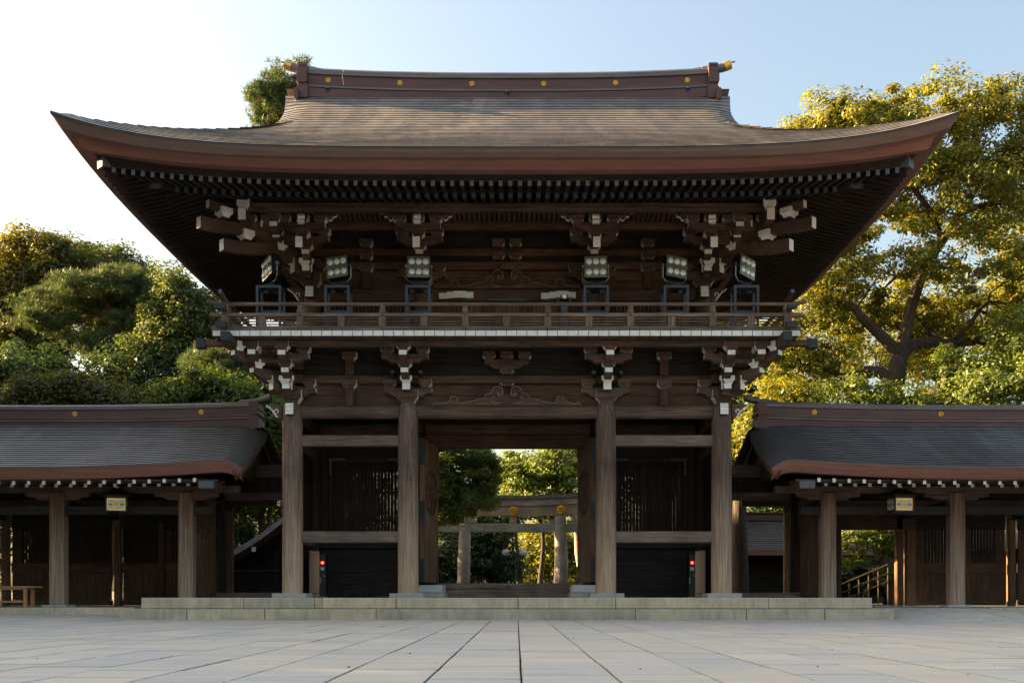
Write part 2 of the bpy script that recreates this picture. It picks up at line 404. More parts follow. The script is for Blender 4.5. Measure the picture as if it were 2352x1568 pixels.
for sx in (-1, 1):                                           # boarded side walls
    for ya, yb in ((.22, 2.18), (2.62, 4.58)):
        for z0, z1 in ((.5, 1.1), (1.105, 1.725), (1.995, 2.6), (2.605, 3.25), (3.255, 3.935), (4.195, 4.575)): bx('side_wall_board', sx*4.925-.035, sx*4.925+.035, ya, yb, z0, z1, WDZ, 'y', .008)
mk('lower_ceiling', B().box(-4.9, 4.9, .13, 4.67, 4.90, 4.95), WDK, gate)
for xx in np.arange(-4.5, 4.6, .45):
    if min(abs(xx-p) for p in PX) > .2: bx('ceiling_batten', xx-.03, xx+.03, .2, 4.6, 4.84, 4.898, WDK, 'y', .008)
# ---- middle-row walls with lattices
def lattice_bay(sx):
    xs = sorted((sx*4.72, sx*2.47)); a, c = xs
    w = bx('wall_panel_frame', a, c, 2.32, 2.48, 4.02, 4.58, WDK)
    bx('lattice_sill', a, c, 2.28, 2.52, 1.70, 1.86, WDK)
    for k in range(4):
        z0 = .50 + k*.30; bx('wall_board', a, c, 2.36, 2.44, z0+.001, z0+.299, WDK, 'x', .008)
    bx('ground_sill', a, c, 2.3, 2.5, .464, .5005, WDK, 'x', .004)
    fa, fc = sorted((sx*4.52, sx*2.62))
    for e in (a, c):
        p0, p1 = sorted((e, fa if e == a else fc))
        bx('jamb_board', p0, p1, 2.33, 2.47, 1.86, 4.02, WDZ, 'z', .012)
    fr = bx('lattice_frame', fa, fc, 2.30, 2.50, 3.86, 4.018, WDK)
    bx('lattice_frame', fa, fa+.1, 2.30, 2.50, 1.862, 3.858, WDZ, 'z', .01); bx('lattice_frame', fc-.1, fc, 2.30, 2.50, 1.862, 3.858, WDZ, 'z', .01)
    n = 20; p = (fc-fa-.2)/n
    me = cached(('slat', 1), lambda: mesh('lattice_slat', B().cbox(-.0385, .0385, -.03, .03, 0, 1.99, 'z', .008), WDZ))
    for k in range(n): place('lattice_slat', me, gate, (fa+.1+p*(k+.5), 2.41, 1.865))
    for zz in (2.4, 3.1): bx('lattice_rail', fa+.1, fc-.1, 2.445, 2.475, zz, zz+.06, WX, 'x', .005)
    L = B()                                                  # studded corner fittings
    for ex, d in ((fa, 1), (fc, -1)):
        L.box(min(ex, ex+d*.42), max(ex, ex+d*.42), 2.285, 2.299, 3.925, 3.975); L.box(min(ex+d*.02, ex+d*.075), max(ex+d*.02, ex+d*.075), 2.285, 2.299, 3.55, 3.925)
        for k in range(9): L.lathe(ex+d*(.04+k*.044), 2.28, [(.014, 3.935), (.014, 3.965)], 6)
        for k in range(7): L.lathe(ex+d*.047, 2.28, [(.014, 3.575+k*.048), (.014, 3.6+k*.048)], 6)
    mk('corner_fitting', L, plain('studded_bronze', (.11,.10,.08), .5, .4, .3, 30), gate)
lattice_bay(-1); lattice_bay(1)
# ---- door frame, threshold and open leaves
bx('door_lintel', -2.07, 2.07, 2.26, 2.54, 4.27, 4.57, WXR)
for sx in (-1, 1):
    a, c = sorted((sx*2.06, sx*1.80)); bx('door_post', a, c, 2.28, 2.52, .86, 4.268, WZR, 'z', .015)
    a, c = sorted((sx*2.13, sx*1.56)); mk('pivot_stone', B().cbox(a, c, .95, 2.25, .575, .775, 'x', .03), WHITEST, gate)
    a, c = sorted((sx*2.2, sx*1.5)); mk('base_stone', B().cbox(a, c, .8, 2.6, .464, .574, 'x', .02), PLIN, gate)
bx('threshold', -1.79, 1.79, 2.3, 2.5, .675, .835, WXL); bx('threshold_base', -1.79, 1.79, 2.24, 2.56, .466, .673, WXL)
mk('threshold_bolt', B().lathe(0, 0, [(.03, 0), (.05, .02), (.02, .05)], 10).xf(Matrix.Translation((.02, 2.3, .74)) @ Matrix.Rotation(R(90), 4, 'X')), BRONZE, gate)
def petals(b, r, n=16, depth=.02, inner=.18, m=0):           # round chrysanthemum boss in the x-z plane, facing -y
    for k in range(n):
        a = 2*math.pi*k/n; d = math.pi/n*.86
        P = [(inner*r, a-d*.45), (.78*r, a-d), (.93*r, a-d*.75), (r, a), (.93*r, a+d*.75), (.78*r, a+d), (inner*r, a+d*.45)]
        pts = [(q*math.cos(t), q*math.sin(t)) for q, t in P]; nn = len(pts)
        vs = [(x_, 0, z_) for x_, z_ in pts] + [(x_*.94, -depth, z_*.94) for x_, z_ in pts]
        ctr = (.62*r*math.cos(a), -depth*1.7, .62*r*math.sin(a)); vs.append(ctr)
        b.add(vs, [(i, (i+1) % nn, nn+(i+1) % nn, nn+i) for i in range(nn)] + [(nn+i, nn+(i+1) % nn, 2*nn) for i in range(nn)], m)
    M = Matrix.Rotation(R(90), 4, 'X'); c = B().lathe(0, 0, [(inner*r*1.05, 0), (inner*r*1.05, depth), (inner*r*.5, depth*1.9)], 12, m).xf(M)
    b.add(c.v, c.f, m); c = B().lathe(0, 0, [(r*.99, -.002), (r*.99, depth*.35)], 28, m).xf(M); b.add(c.v, c.f, m)
    return b
def crest_relief(r):
    b = petals(B(), r*.50, 12, .03, .25)
    for k in range(6):
        a = R(30+60*k); q = petals(B(), r*.19, 8, .02, .3).xf(Matrix.Translation((r*.68*math.cos(a), 0, r*.68*math.sin(a)))); b.add(q.v, q.f)
    path = [(r*math.cos(2*math.pi*k/36), -.01, r*math.sin(2*math.pi*k/36)) for k in range(37)]
    b.tube(path, r*.055, 6)
    path = [(r*.9*math.cos(2*math.pi*k/36), -.008, r*.9*math.sin(2*math.pi*k/36)) for k in range(37)]; b.tube(path, r*.02, 5)
    return b
def door_leaf(hx, hy, ang, wd, z0, z1, r, parent, straps=True, cz=None):
    """leaf hinged at (hx,hy); local x runs from hinge to free edge, local -y is the carved face"""
    M = Matrix.Translation((hx, hy, 0)) @ Matrix.Rotation(ang, 4, 'Z') @ Matrix.Scale(-1, 4, (0,1,0))
    b = B(); nb = 4
    for k in range(nb): b.cbox(wd*k/nb+.003, wd*(k+1)/nb-.003, -.05, .05, z0+.15, z1-.15, 'z', .008)
    b.cbox(0, wd, -.056, .056, z0, z0+.148, 'x', .01); b.cbox(0, wd, -.056, .056, z1-.148, z1, 'x', .01)
    leaf = mk('door_leaf', b.xf(M), WZT if straps else WZR, parent)
    q = crest_relief(r).xf(M @ Matrix.Translation((wd*.5, -.052, cz if cz else (z0+z1)/2+.5)))
    mk('carved_crest', q, WZR if straps else WDZ, leaf, 40)
    if straps:
        for (za, zb) in ((z1-.62, z1-.02), (z0+1.45, z0+1.92), (z0+.0, z0+.55)):
            s = B().box(wd-.0, wd+.014, -.062, .062, za, zb).box(wd-.10, wd+.012, -.066, -.0565, za, zb)
            for k in range(4):
                c = B().lathe(0, 0, [(.016, 0), (.012, .012), (.003, .016)], 8).xf(Matrix.Translation((wd+.014, 0, za+.08+k*(zb-za-.16)/3)) @ Matrix.Rotation(R(90), 4, 'Y')); s.add(c.v, c.f)
            mk('edge_strap', s.xf(M), STRAP, leaf)
        for za in (z0+.02, z0+.28):
            mk('edge_strap', B().box(.02, .22, -.066, -.0565, za, za+.14).xf(M), STRAP, leaf)
    return leaf
# left leaf: carved face looks towards the passage (+x), so its local -y must point to +x
door_leaf(-1.80, 2.26, R(-99), 1.52, .84, 4.25, .53, gate, cz=3.02)
def mirror_x(o):
    for q in [o] + list(o.children_recursive):
        me = q.data.copy(); me.transform(Matrix.Scale(-1, 4, (1,0,0))); me.flip_normals(); q.data = me
dl = door_leaf(-1.80, 2.26, R(-99), 1.52, .84, 4.25, .53, gate, cz=3.02)
def mirror_tree(o):
    mirror_x(o)
    for q in [o] + list(o.children_recursive):
        wl = WL[q.name]; nw = Vector((-wl.x, wl.y, wl.z)); WL[q.name] = nw
    for q in [o] + list(o.children_recursive): q.location = WL[q.name] - WL[q.parent.name]
mirror_tree(dl)
# ================================================================ bracket pieces
SETM = [WX, WHITE]
def block_mesh(wx, wy, h, white='x'):
    b = B(); fr = [(.0,.62),(.10,.64),(.24,.72),(.36,.86),(.42,1.0),(1.0,1.0)]
    rings = [[(-wx/2*k,-wy/2*k,h*z),(wx/2*k,-wy/2*k,h*z),(wx/2*k,wy/2*k,h*z),(-wx/2*k,wy/2*k,h*z)] for z, k in fr]
    vs = [p for r in rings for p in r]; fs = []; mm = []
    for j in range(len(rings)-1):
        for i in range(4):
            fs.append((j*4+i, j*4+(i+1) % 4, j*4+4+(i+1) % 4, j*4+4+i))
            mm.append(1 if (white == 'x' and i in (1, 3)) or (white == 'y' and i in (0, 2)) or white == 'xy' else 0)
    fs += [(3,2,1,0), tuple(len(vs)-4+i for i in range(4))]; mm += [0, 0]
    return mesh('bearing_block', b.add(vs, fs, mm), SETM)
def arm_pts(L, h):                                           # boat-shaped bracket arm outline (along, up)
    q = [(-L/2, h), (-L/2, h*.48)]
    for k in range(1, 6):
        a = R(90*k/5); q.append((-L/2 + .30*L*.62*math.sin(a)*1.0, h*.48*(1-(1-math.cos(a)))))
    q[-1] = (-L/2+.30*L*.62, 0)
    return q + [(-x_, z_) for x_, z_ in q[::-1]]
def arm_mesh(L, h, t, axis='x'):
    b = B(); p = arm_pts(L, h); n = len(p); ms = [0]*n; ms[0] = 1; ms[n//2*2-1 if False else n-2] = 1
    ms = [1 if (abs(abs(p[i][0])-L/2) < 1e-6 and abs(p[i][0]-p[(i+1) % n][0]) < 1e-6) else 0 for i in range(n)]
    b.prism(p, 'y' if axis == 'x' else 'x', -t/2, t/2, 0, None, None, ms)
    return mesh('bracket_arm', b, SETM if axis == 'x' else [WY, WHITE])
def out_arm_mesh(L, h, t, nose=.5):                          # arm running from y=+.25 out to y=-L, white front end, underside cut up towards the end
    p = [(.25, 0), (.25, h), (-L, h), (-L, h*(1-nose)), (-L+.05, h*(1-nose)*.62), (-L+.12, h*(1-nose)*.28), (-L+.22, 0)]
    b = B(); b.prism(p, 'x', -t/2, t/2, 0, None, None, [0,0,1,0,0,0,0]); return mesh('projecting_arm', b, [WY, WHITE])
def piece(name, me, loc, rz, par): return place(name, me, par, loc, rz)
blk = lambda w_=.285, h=.185, wh='x', wy=.26: cached(('blk', w_, h, wh, wy), lambda: block_mesh(w_, wy, h, wh))
arm = lambda L, h=.19, t=.17, ax='x': cached(('arm', L, h, t, ax), lambda: arm_mesh(L, h, t, ax))
oarm = lambda L, h=.20, t=.18, ns=.5: cached(('oarm', round(L, 3), h, t, ns), lambda: out_arm_mesh(L, h, t, ns))
def bracket(xc, yc, dz, corner=0, upper=False):
    """three-stepped bracket set on a pillar; z values are those of the lower storey, dz shifts them"""
    st = .33 if not upper else .31; Z = lambda z: z+dz
    root = place('bracket_set', cached(('daito',), lambda: block_mesh(.48, .46, .31, 'x')), gate, (xc, yc, Z(4.90)))
    P = lambda n_, m_, l_, rz=0: piece(n_, m_, l_, rz, root)
    # wall-plane arm and its blocks
    P('bracket_arm', arm(1.1, .21), (xc, yc-.03, Z(5.06)))
    for d in (-.41, .41): P('bearing_block', blk(), (xc+d, yc-.06, Z(5.27)))
    def steps(rz, k=1.0, sides=True):
        c, s_ = math.sin(rz), math.cos(rz)                    # outward direction of local -y after rotation rz
        out = lambda d: (xc + math.sin(rz)*d*k, yc - math.cos(rz)*d*k)
        o1 = out(st); P('projecting_arm', oarm(st*k+.10, .17, .18, .85), (xc, yc, Z(5.14)), rz)
        P('bearing_block', blk(.27, .16, 'y'), (*o1, Z(5.31)), rz)
        P('projecting_arm', oarm(2*st*k+.12, .2, .17), (xc, yc, Z(5.38)), rz)
        o2 = out(2*st); P('bearing_block', blk(.295, .19), (*o2, Z(5.58)), rz if k > 1 else 0)
        if not upper or k > 1 or rz:
            P('projecting_arm', oarm(3*st*k+.12, .2, .17), (xc, yc, Z(5.69)), rz)
            o3 = out(3*st); P('bearing_block', blk(.30, .20), (*o3, Z(5.89)), rz if k > 1 else 0)
    steps(0)
    P('bracket_arm', arm(1.04, .19), (xc, yc-2*st, Z(5.70)))
    for d in (-.40, .40): P('bearing_block', blk(), (xc+d, yc-2*st, Z(5.89)))
    if upper:
        P('projecting_arm', cached('tail', lambda: tail_mesh()), (xc, yc, 0))
        P('bearing_block', blk(.28, .17), (xc, yc-3*st-.04, 8.50))
        P('bracket_arm', arm(1.0, .17), (xc, yc-3*st-.08, 8.64))
        for d in (-.40, 0, .40): P('bearing_block', blk(.275, .17), (xc+d, yc-3*st-.08, 8.81))
        P('purlin_nosing', cached('pn', lambda: nosing_mesh(.16)), (xc, yc-3*st-.18, 8.72))
        for s_ in (-1, 1): P('carved_wing', cached(('cw', s_), lambda: wing_carving(s_)), (xc+s_*.55, yc-3*st-.08, 8.93))
    if corner:
        sx = corner; rzs = sx*math.pi/2
        steps(rzs); steps(sx*math.pi/4, 1.414)
        P('bracket_arm', arm(1.1, .21, .17, 'y'), (xc+sx*.03, yc, Z(5.06)))
        for d in (-.41, .41): P('bearing_block', blk(.26, .185, 'y', .285), (xc+sx*.06, yc+d, Z(5.27)))
        # lateral arms of the two sides cross at the corner and show their ends
        P('bracket_arm', arm(1.04, .19), (xc+sx*2*st, yc-2*st, Z(5.70)))
        P('bracket_arm', arm(1.04, .19, .17, 'y'), (xc+sx*2*st, yc-.1, Z(5.70)))
        P('projecting_arm', oarm(2*st+.30, .19, .17), (xc+sx*2*st, yc, Z(5.695)))
        P('bearing_block', blk(.295, .19), (xc+sx*2*st, yc-2*st-.12, Z(5.885)))
        P('bearing_block', blk(.285, .185), (xc+sx*(2*st-.36), yc-2*st, Z(5.89)))
        P('bearing_block', blk(.295, .19, 'xy'), (xc+sx*2*st, yc-.1, Z(5.885)))
        if not upper:
            P('projecting_arm', oarm(3*st+.12, .2, .17), (xc+sx*2*st, yc, Z(5.70)+.002))
            P('bearing_block', blk(.30, .2), (xc+sx*2*st*1.0, yc-3*st, Z(5.90)))
        if upper:
            for q, z, h in ((1.64, 8.13, .25), (2.02, 8.48, .24)):
                e = q*1.414; bb = B()
                n = 8; top = []; bot = []
                for k in range(n+1):
                    t = k/n; d = e*t; zz = z + .30*(1-t) + .12*(1-t)*math.sin(t*5)
                    top.append((-d, zz+h/2)); bot.append((-d, zz-h/2))
                pts = top + bot[::-1]; ms = [0]*len(pts); ms[n] = 1
                bb.prism(pts, 'x', -.09, .09, 0, None, None, ms)
                P('tail_rafter', mesh('tail_rafter', bb, [WY, WHITE]), (xc, yc, 0), sx*math.pi/4)
                a = (q-.42); P('bearing_block', blk(.33, .2, 'xy'), (xc+sx*a, yc-a, z+.24), sx*math.pi/4)
            P('purlin_end', cached('pe', lambda: mesh('purlin_end', B().box(-.085,.085,-.42,.9,0,.25, 0, 1), [WY, WHITE])), (xc+sx*1.18, yc-1.28, 8.66))
            P('bearing_block', cached('pe2', lambda: block_mesh(.28, .3, .26, 'y')), (xc+sx*1.18, yc-1.45, 8.90))
            P('purlin_nosing', cached('pn2', lambda: nosing_mesh(.19)), (xc+sx*1.18, yc-1.66, 9.12))
            P('projecting_arm', oarm(1.2, .2, .17), (xc+sx*.62, yc, 8.60)); P('bearing_block', blk(.295, .2), (xc+sx*.62, yc-1.05, 8.80))
            for d in (.78, 1.16): P('bearing_block', blk(.275, .17), (xc+sx*d, yc-3*st-.08, 8.81))
            P('bracket_arm', arm(1.0, .17), (xc+sx*.8, yc-3*st-.08, 8.64))
            P('hip_nosing', cached('hn', lambda: mesh('hip_nosing', B().box(-.07,.07,-.1,.5,0,.16, 0, 1), [WY, WHITE])), (xc+sx*1.8, yc-1.8, 8.85), sx*math.pi/4)
    return root
def nosing_mesh(wd):                                         # wavy white nosing facing front
    pr = [(.1, .27), (-.03, .27), (-.09, .24), (-.11, .19), (-.08, .15), (-.12, .10), (-.09, .05), (-.13, 0), (.1, 0)]
    n = len(pr); b = B(); b.prism(pr, 'x', -wd/2, wd/2, 0, None, None, [1]*(n-2)+[0, 0]); return mesh('purlin_nosing', b, [WY, WHITE])
def wing_carving(s_):
    pts = [(0,0),(.04,-.05),(.10,-.03),(.13,.03),(.20,.04),(.23,.10),(.29,.11),(.33,.17),(.30,.20),(.22,.17),(.10,.10),(0,.07)]
    b = B(); b.prism([(s_*a, z) for a, z in pts], 'y', -.05, .05, 1, 0, 0)
    return mesh('carved_wing', b, [WX, WHITE])
def tail_mesh():                                             # sloping tail rafter of the upper storey (world z)
    b = B(); p = [(.4, 8.82), (.4, 9.04), (-1.44, 8.385), (-1.44, 8.15)]
    b.prism(p, 'x', -.08, .08, 0, None, None, [0, 0, 1, 0]); return mesh('tail_rafter', b, [WY, WHITE])
for i, xx in enumerate(PX): bracket(xx, 0, 0, -1 if i == 0 else (1 if i == 3 else 0))
DZ = 2.76
for i, xx in enumerate(UX): bracket(xx, UY, DZ, -1 if i == 0 else (1 if i == 3 else 0), True)
# corner nosings (carved cloud ends and white stepped front ends)
def cloud_nosing(sx, xc, yc, z):
    o = [(0, .30), (.30, .33), (.36, .30), (.315, .255), (.27, .245), (.25, .20), (.215, .19), (.20, .14), (.165, .11), (.13, .05), (.09, .03), (.06, .0), (0, 0)]
    b = B(); b.prism([(sx*a, c) for a, c in o], 'y', -.085, .085, 0)
    b.v = [(p[0]+xc, p[1]+yc, p[2]+z) for p in b.v]
    n_ = mk('cloud_nosing', b, WX, gate)
    path = [(xc+sx*a, yc-.087, z+c) for a, c in o[2:11]]
    sp = [(xc+sx*(.12+.055*math.cos(t)*(1-t/9)), yc-.088, z+.16+.055*math.sin(t)*(1-t/9)) for t in np.arange(-1.6, 4.6, .4)]
    mk('painted_edge', B().tube(path, .016, 5).tube(sp, .013, 5), WHITE, n_)
for sx in (-1, 1):
    cloud_nosing(sx, sx*5.15, 0, 4.57); cloud_nosing(sx, sx*4.74, UY, 7.34)
    place('front_nosing', cached('pn3', lambda: nosing_mesh(.185)), gate, (sx*4.925, -.24, 4.62)); place('front_nosing', cached('pn3', None), gate, (sx*4.553, UY-.22, 7.39))
    mk('nosing_tail', B().box(sx*4.925-.08, sx*4.925+.08, -.2, -.1, 4.64, 4.84), WX, gate)
# ---- struts, carved frog-leg struts and walls
def strut(xc, yc, z0, z1, wd=.2):
    o = mk('strut', B().cbox(xc-wd/2, xc+wd/2, yc-.07, yc+.07, z0, z1, 'z', .012), WZR, gate)
    place('bearing_block', blk(.32, .2), o, (xc, yc-.02, z1)); return o
HALF = [(0,103),(22,112),(39,118),(39,138),(49,168),(79,180),(114,173),(139,143),(144,118),(174,118),(204,98),(209,68),(274,58),(344,38),(414,25),(459,25),(464,58),(479,83),(499,91),(524,83),(536,63),(534,41),(584,28),(644,16),(674,28),(696,0)]
def kaerumata(yc, z):
    k = 1/409.6; pts = [(a*k, c*k) for a, c in HALF]; full = pts + [(-a, c) for a, c in pts[::-1][:-1]]
    b = B(); b.prism([(a, z+c) for a, c in full], 'y', yc-.07, yc+.03, 0); o = mk('frog_leg_strut', b, WXR, gate)
    e = B()
    for s_ in (-1, 1):
        e.tube([(s_*a*k, yc-.066, z+c*k) for a, c in HALF[2:]], .0085, 5)
        cx_, cz_ = 84*k, 122*k
        e.tube([(s_*(cx_-math.cos(t)*(.112-.015*t)), yc-.072, z+cz_+math.sin(t)*(.112-.015*t)*.9-.0) for t in np.arange(-.2, 0.5, .2)] + [(s_*(39+a)*k, yc-.074, z+c*k) for a, c in ((0,118),(8,98),(28,91),(46,100),(50,112),(38,120),(26,114))], .012, 5)
        e.tube([(s_*a*k, yc-.072, z+c*k) for a, c in ((60,20),(110,30),(160,48),(150,70),(120,80))], .008, 4)
        e.tube([(s_*a*k, yc-.072, z+c*k) for a, c in ((90,16),(180,22),(290,16))], .006, 4)
    mk('carved_edge', e, plain('worn_carving_edge', (.30,.225,.18), .7), o)
kaerumata(-.02, 4.865)
kaerumata(UY-.06, 7.635)
for xx in (-3.6, 3.6): strut(xx, -.04, 4.865, 5.24); strut(xx, -.04, 5.56, 5.88)
for xx in (-3.27, 3.27): strut(xx, UY-.06, 7.64, 8.02); place('bearing_block', blk(.3, .18), gate, (xx, UY-.07, 8.30)); place('bearing_block', blk(.3, .18), gate, (xx, UY-.07, 8.59))
place('bearing_block', blk(.32, .13, 'x'), gate, (0, -.06, 5.305)); place('bearing_block', blk(.32, .20), gate, (0, -.06, 5.565))
place('bracket_arm', arm(1.02, .2), gate, (0, -.06, 5.70))
for d in (-.41, 0, .41): place('bearing_block', blk(), gate, (d, -.06, 5.90))
place('bearing_block', blk(.28, .13), gate, (0, UY-.07, 8.08))
for d in (-.2, .2): place('bearing_block', blk(.28, .18), gate, (d, UY-.07, 8.31)); place('bearing_block', blk(.28, .18), gate, (d, UY-.07, 8.6))
# lower storey upper wall: boards and continuous beams
for k, (z0, z1) in enumerate(((4.87, 5.12), (5.125, 5.38))): bx('wall_board', -4.72, 4.72, .06, .12, z0, z1, WXR, 'x', .006)
bx('wall_beam', -5.5, 5.5, -.075, .075, 5.38, 5.56, WXR); bx('wall_board', -4.9, 4.9, .07, .12, 5.57, 5.85, WDK, 'x', .005); bx('wall_board', -4.9, 4.9, .07, .12, 5.855, 6.11, WDK, 'x', .005)
bx('bracket_beam', -5.9, 5.9, -.74, -.58, 6.07, 6.118, WX, 'x', .01)
for sx in (-1, 1):
    for z0, z1 in ((4.87, 5.12), (5.125, 5.38), (5.57, 6.11)): bx('wall_board', sx*4.925-.03, sx*4.925+.03, .1, 4.7, z0, z1, WY, 'y', .005)
    bx('wall_beam', sx*4.925-.075, sx*4.925+.075, -.55, 5.3, 5.381, 5.559, WY, 'y')
bx('wall_board', -4.9, 4.9, 4.77, 4.83, 4.87, 6.1, WX, 'x', .005)
# ---- balcony
bx('edge_beam', -6.71, 6.71, -1.08, -.92, 5.99, 6.118, [WX, BRONZE], 'x', .012, 1)
for sx in (-1, 1):
    bx('edge_beam', sx*5.96-.085, sx*5.96+.085, -1.75, 6.5, 5.95, 6.118, [WY, BRONZE], 'y', .012, 1)
    mk('beam_end_cap', B().cbox(sx*6.71-.1, sx*6.71+.1, -1.10, -.90, 5.94, 6.15, 'x', .01), STRAP, gate)
    mk('beam_end_cap', B().cbox(sx*5.96-.1, sx*5.96+.1, -1.82, -1.70, 5.93, 6.119, 'y', .01), STRAP, gate)
n = 54; pw = 2*(6.34-.36)/n
me = mesh('floor_plank', B().cbox(-pw/2+.006, pw/2-.006, 0, 1.5, 0, .114, 'y', .004, 0, 1, 0), [WY, WHITE])
for k in range(n): place('floor_plank', me, gate, (-5.98+pw*(k+.5), -1.415+random.uniform(-.003,.003), 6.121))
for sx in (-1, 1):
    a, c = sorted((sx*5.986, sx*6.34)); mk('floor_plank', B().box(a, c, -1.415, 1.2, 6.121, 6.235, 0, 1, None, 1, 1), [WY, WHITE], gate)
    a, c = sorted((sx*4.4, sx*6.34)); mk('side_floor', B().box(a, c, 1.205, 6.2, 6.121, 6.235, 0, None, None, 1, 1), [WX, WHITE], gate)
mk('balcony_soffit', B().box(-5.9, 5.9, -.9, .06, 6.112, 6.1195), WDK, gate)
mk('upper_floor', B().box(-4.39, 4.39, .09, 6.2, 6.13, 6.234), WX, gate)
RY = -1.30
rail = bx('ground_rail', -6.38, 6.38, RY-.07, RY+.07, 6.237, 6.35, WXL, 'x', .012)
bx('middle_rail', -6.42, 6.42, RY-.06, RY+.06, 6.555, 6.635, WXL, 'x', .015)
xs = list(np.linspace(-6.1, 6.1, 21)); path = [(-6.5, RY, 6.90), (-6.32, RY, 6.855)] + [(x_, RY, 6.835) for x_ in xs] + [(6.32, RY, 6.855), (6.5, RY, 6.90)]
mk('top_rail', B().tube(path, [.05]*2+[.042]*21+[.05]*2, 12), WXL, gate, 50)
for k, zz in enumerate((6.385, 6.445, 6.505)): bx('thin_rail', -6.05, 6.05, RY-.02, RY+.02, zz, zz+.026, WXL, 'x', .006)
def neck(b, xc, yc): b.lathe(xc, yc, [(.062, 6.635), (.075, 6.66), (.078, 6.70), (.06, 6.735), (.052, 6.74), (.058, 6.755), (.064, 6.80)], 10)
for xx, tall in [(0, 0)] + [(s_*x_, t_) for s_ in (-1, 1) for x_, t_ in ((.895,1),(1.79,0),(2.69,1),(3.58,0),(4.475,1),(5.3,0),(6.09,2))]:
    b = B().cbox(xx-.078, xx+.078, RY-.055, RY+.055, 6.351, 6.553, 'z', .008)
    if tall == 1: neck(b, xx, RY)
    if tall == 2: b.cbox(xx-.085, xx+.085, RY-.085, RY+.085, 6.236, 6.80, 'z', .01)
    o = mk('rail_post', b, WZL, gate)
    if tall == 1:
        for zz, rr, yy in ((6.292, .038, RY-.068), (6.595, .022, RY-.058)):
            mk('rivet_cap', B().lathe(0, 0, [(rr, 0), (rr*.8, .02), (rr*.2, .034)], 12).xf(Matrix.Translation((xx, yy, zz)) @ Matrix.Rotation(R(90), 4, 'X')), GREENB, o)
for sx in (-1, 1):                                           # rails returning along the sides
    X_ = sx*6.09
    bx('side_ground_rail', X_-.07, X_+.07, -1.68, 6.1, 6.238, 6.352, [WY, BRONZE], 'y', .012, 1)
    bx('side_middle_rail', X_-.06, X_+.06, -1.70, 6.1, 6.64, 6.70, [WY, BRONZE], 'y', .012, 1)
    mk('side_top_rail', B().tube([(X_, -1.74, 6.99), (X_, -1.58, 6.95), (X_, -1.3, 6.91), (X_, 0, 6.89), (X_, 6.1, 6.89)], .048, 12, 0, 1), [WY, BRONZE], gate, 50)
    mk('rail_end_cap', B().box(X_-.11, X_+.11, -1.72, -1.6, 6.236, 6.36), STRAP, gate)
    mk('rail_end_cap', B().box(X_-.10, X_+.10, -1.73, -1.62, 6.63, 6.71), STRAP, gate)
    for zz in (6.40, 6.47): bx('side_thin_rail', X_-.02, X_+.02, -1.2, 6.0, zz, zz+.026, WY, 'y', .006)
    for yy in (-.4, .5, 1.4, 2.3, 3.2, 4.1, 5.0): mk('rail_post', B().cbox(X_-.055, X_+.055, yy-.07, yy+.07, 6.353, 6.638, 'z', .008), WZL, gate)
# ---- upper storey walls
um = mesh('upper_pillar', B().lathe(0, 0, [(.2, 0), (.2, 1.2), (.185, 1.38), (.165, 1.44)], 24), WZ, 40)
for yy in (UY, 4.43):
    for xx in UX: place('upper_pillar', um, gate, (xx, yy, 6.236))
for i in range(3):
    a, c = UX[i]+.17, UX[i+1]-.17
    bx('upper_head_beam', a, c, UY-.1, UY+.1, 7.36, 7.63, WXR, 'x', .02); bx('upper_head_beam', a, c, 4.33, 4.53, 7.36, 7.63, WXR, 'x', .02)
for sx in (-1, 1):
    bx('upper_head_beam', sx*4.553-.1, sx*4.553+.1, UY+.2, 4.25, 7.36, 7.63, WY, 'y', .02)
    mk('upper_side_wall', B().box(sx*4.553-.04, sx*4.553+.04, UY+.05, 4.4, 6.24, 9.3), WDZ, gate)
    me = cached('renji', lambda: mesh('window_slat', B().cbox(-.032, .032, -.03, .03, 0, 1.0, 'z', .006), WZR))
    for k in range(22): place('window_slat', me, gate, (sx*(2.3+k*.09), UY, 6.34))
    a, c = sorted((sx*2.2, sx*4.35)); bx('window_board', a, c, UY+.05, UY+.09, 6.24, 7.36, WDZ, 'z', .005)
    a, c = sorted((sx*.015, sx*.02))
for k in range(12):
    bx('door_board', -1.78+k*.2967, -1.787+(k+1)*.2967, UY-.02, UY+.05, 6.24, 7.35, WZT if k in (3, 5, 6, 8, 9) else WZR, 'z', .006)
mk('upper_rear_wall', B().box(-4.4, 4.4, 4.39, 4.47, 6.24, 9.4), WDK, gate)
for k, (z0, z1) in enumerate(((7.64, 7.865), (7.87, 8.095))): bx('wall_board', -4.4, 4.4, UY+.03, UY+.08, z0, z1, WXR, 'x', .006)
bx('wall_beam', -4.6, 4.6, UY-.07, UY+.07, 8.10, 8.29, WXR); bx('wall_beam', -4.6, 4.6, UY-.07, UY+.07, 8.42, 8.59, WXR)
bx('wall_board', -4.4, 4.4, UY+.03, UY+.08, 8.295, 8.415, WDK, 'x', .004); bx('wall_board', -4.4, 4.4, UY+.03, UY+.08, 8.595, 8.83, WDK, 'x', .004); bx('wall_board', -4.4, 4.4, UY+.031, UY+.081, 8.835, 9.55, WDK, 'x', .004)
bx('bracket_beam', -5.2, 5.2, UY-.70, UY-.54, 8.82, 8.95, WXR); bx('eave_purlin', -6.1, 6.1, UY-1.40, UY-1.20, 8.985, 9.15, WX)
bx('bracket_beam', -5.2, 5.2, UY-.70, UY-.54, 8.955, 8.985, WX, 'x', .004)
for sx in (-1, 1):
    bx('eave_purlin', sx*5.853-.1, sx*5.853+.1, UY-1.5, 5.8, 8.984, 9.149, WY, 'y'); bx('bracket_beam', sx*5.173-.08, sx*5.173+.08, UY-.6, 5.1, 8.82, 8.95, WY, 'y')
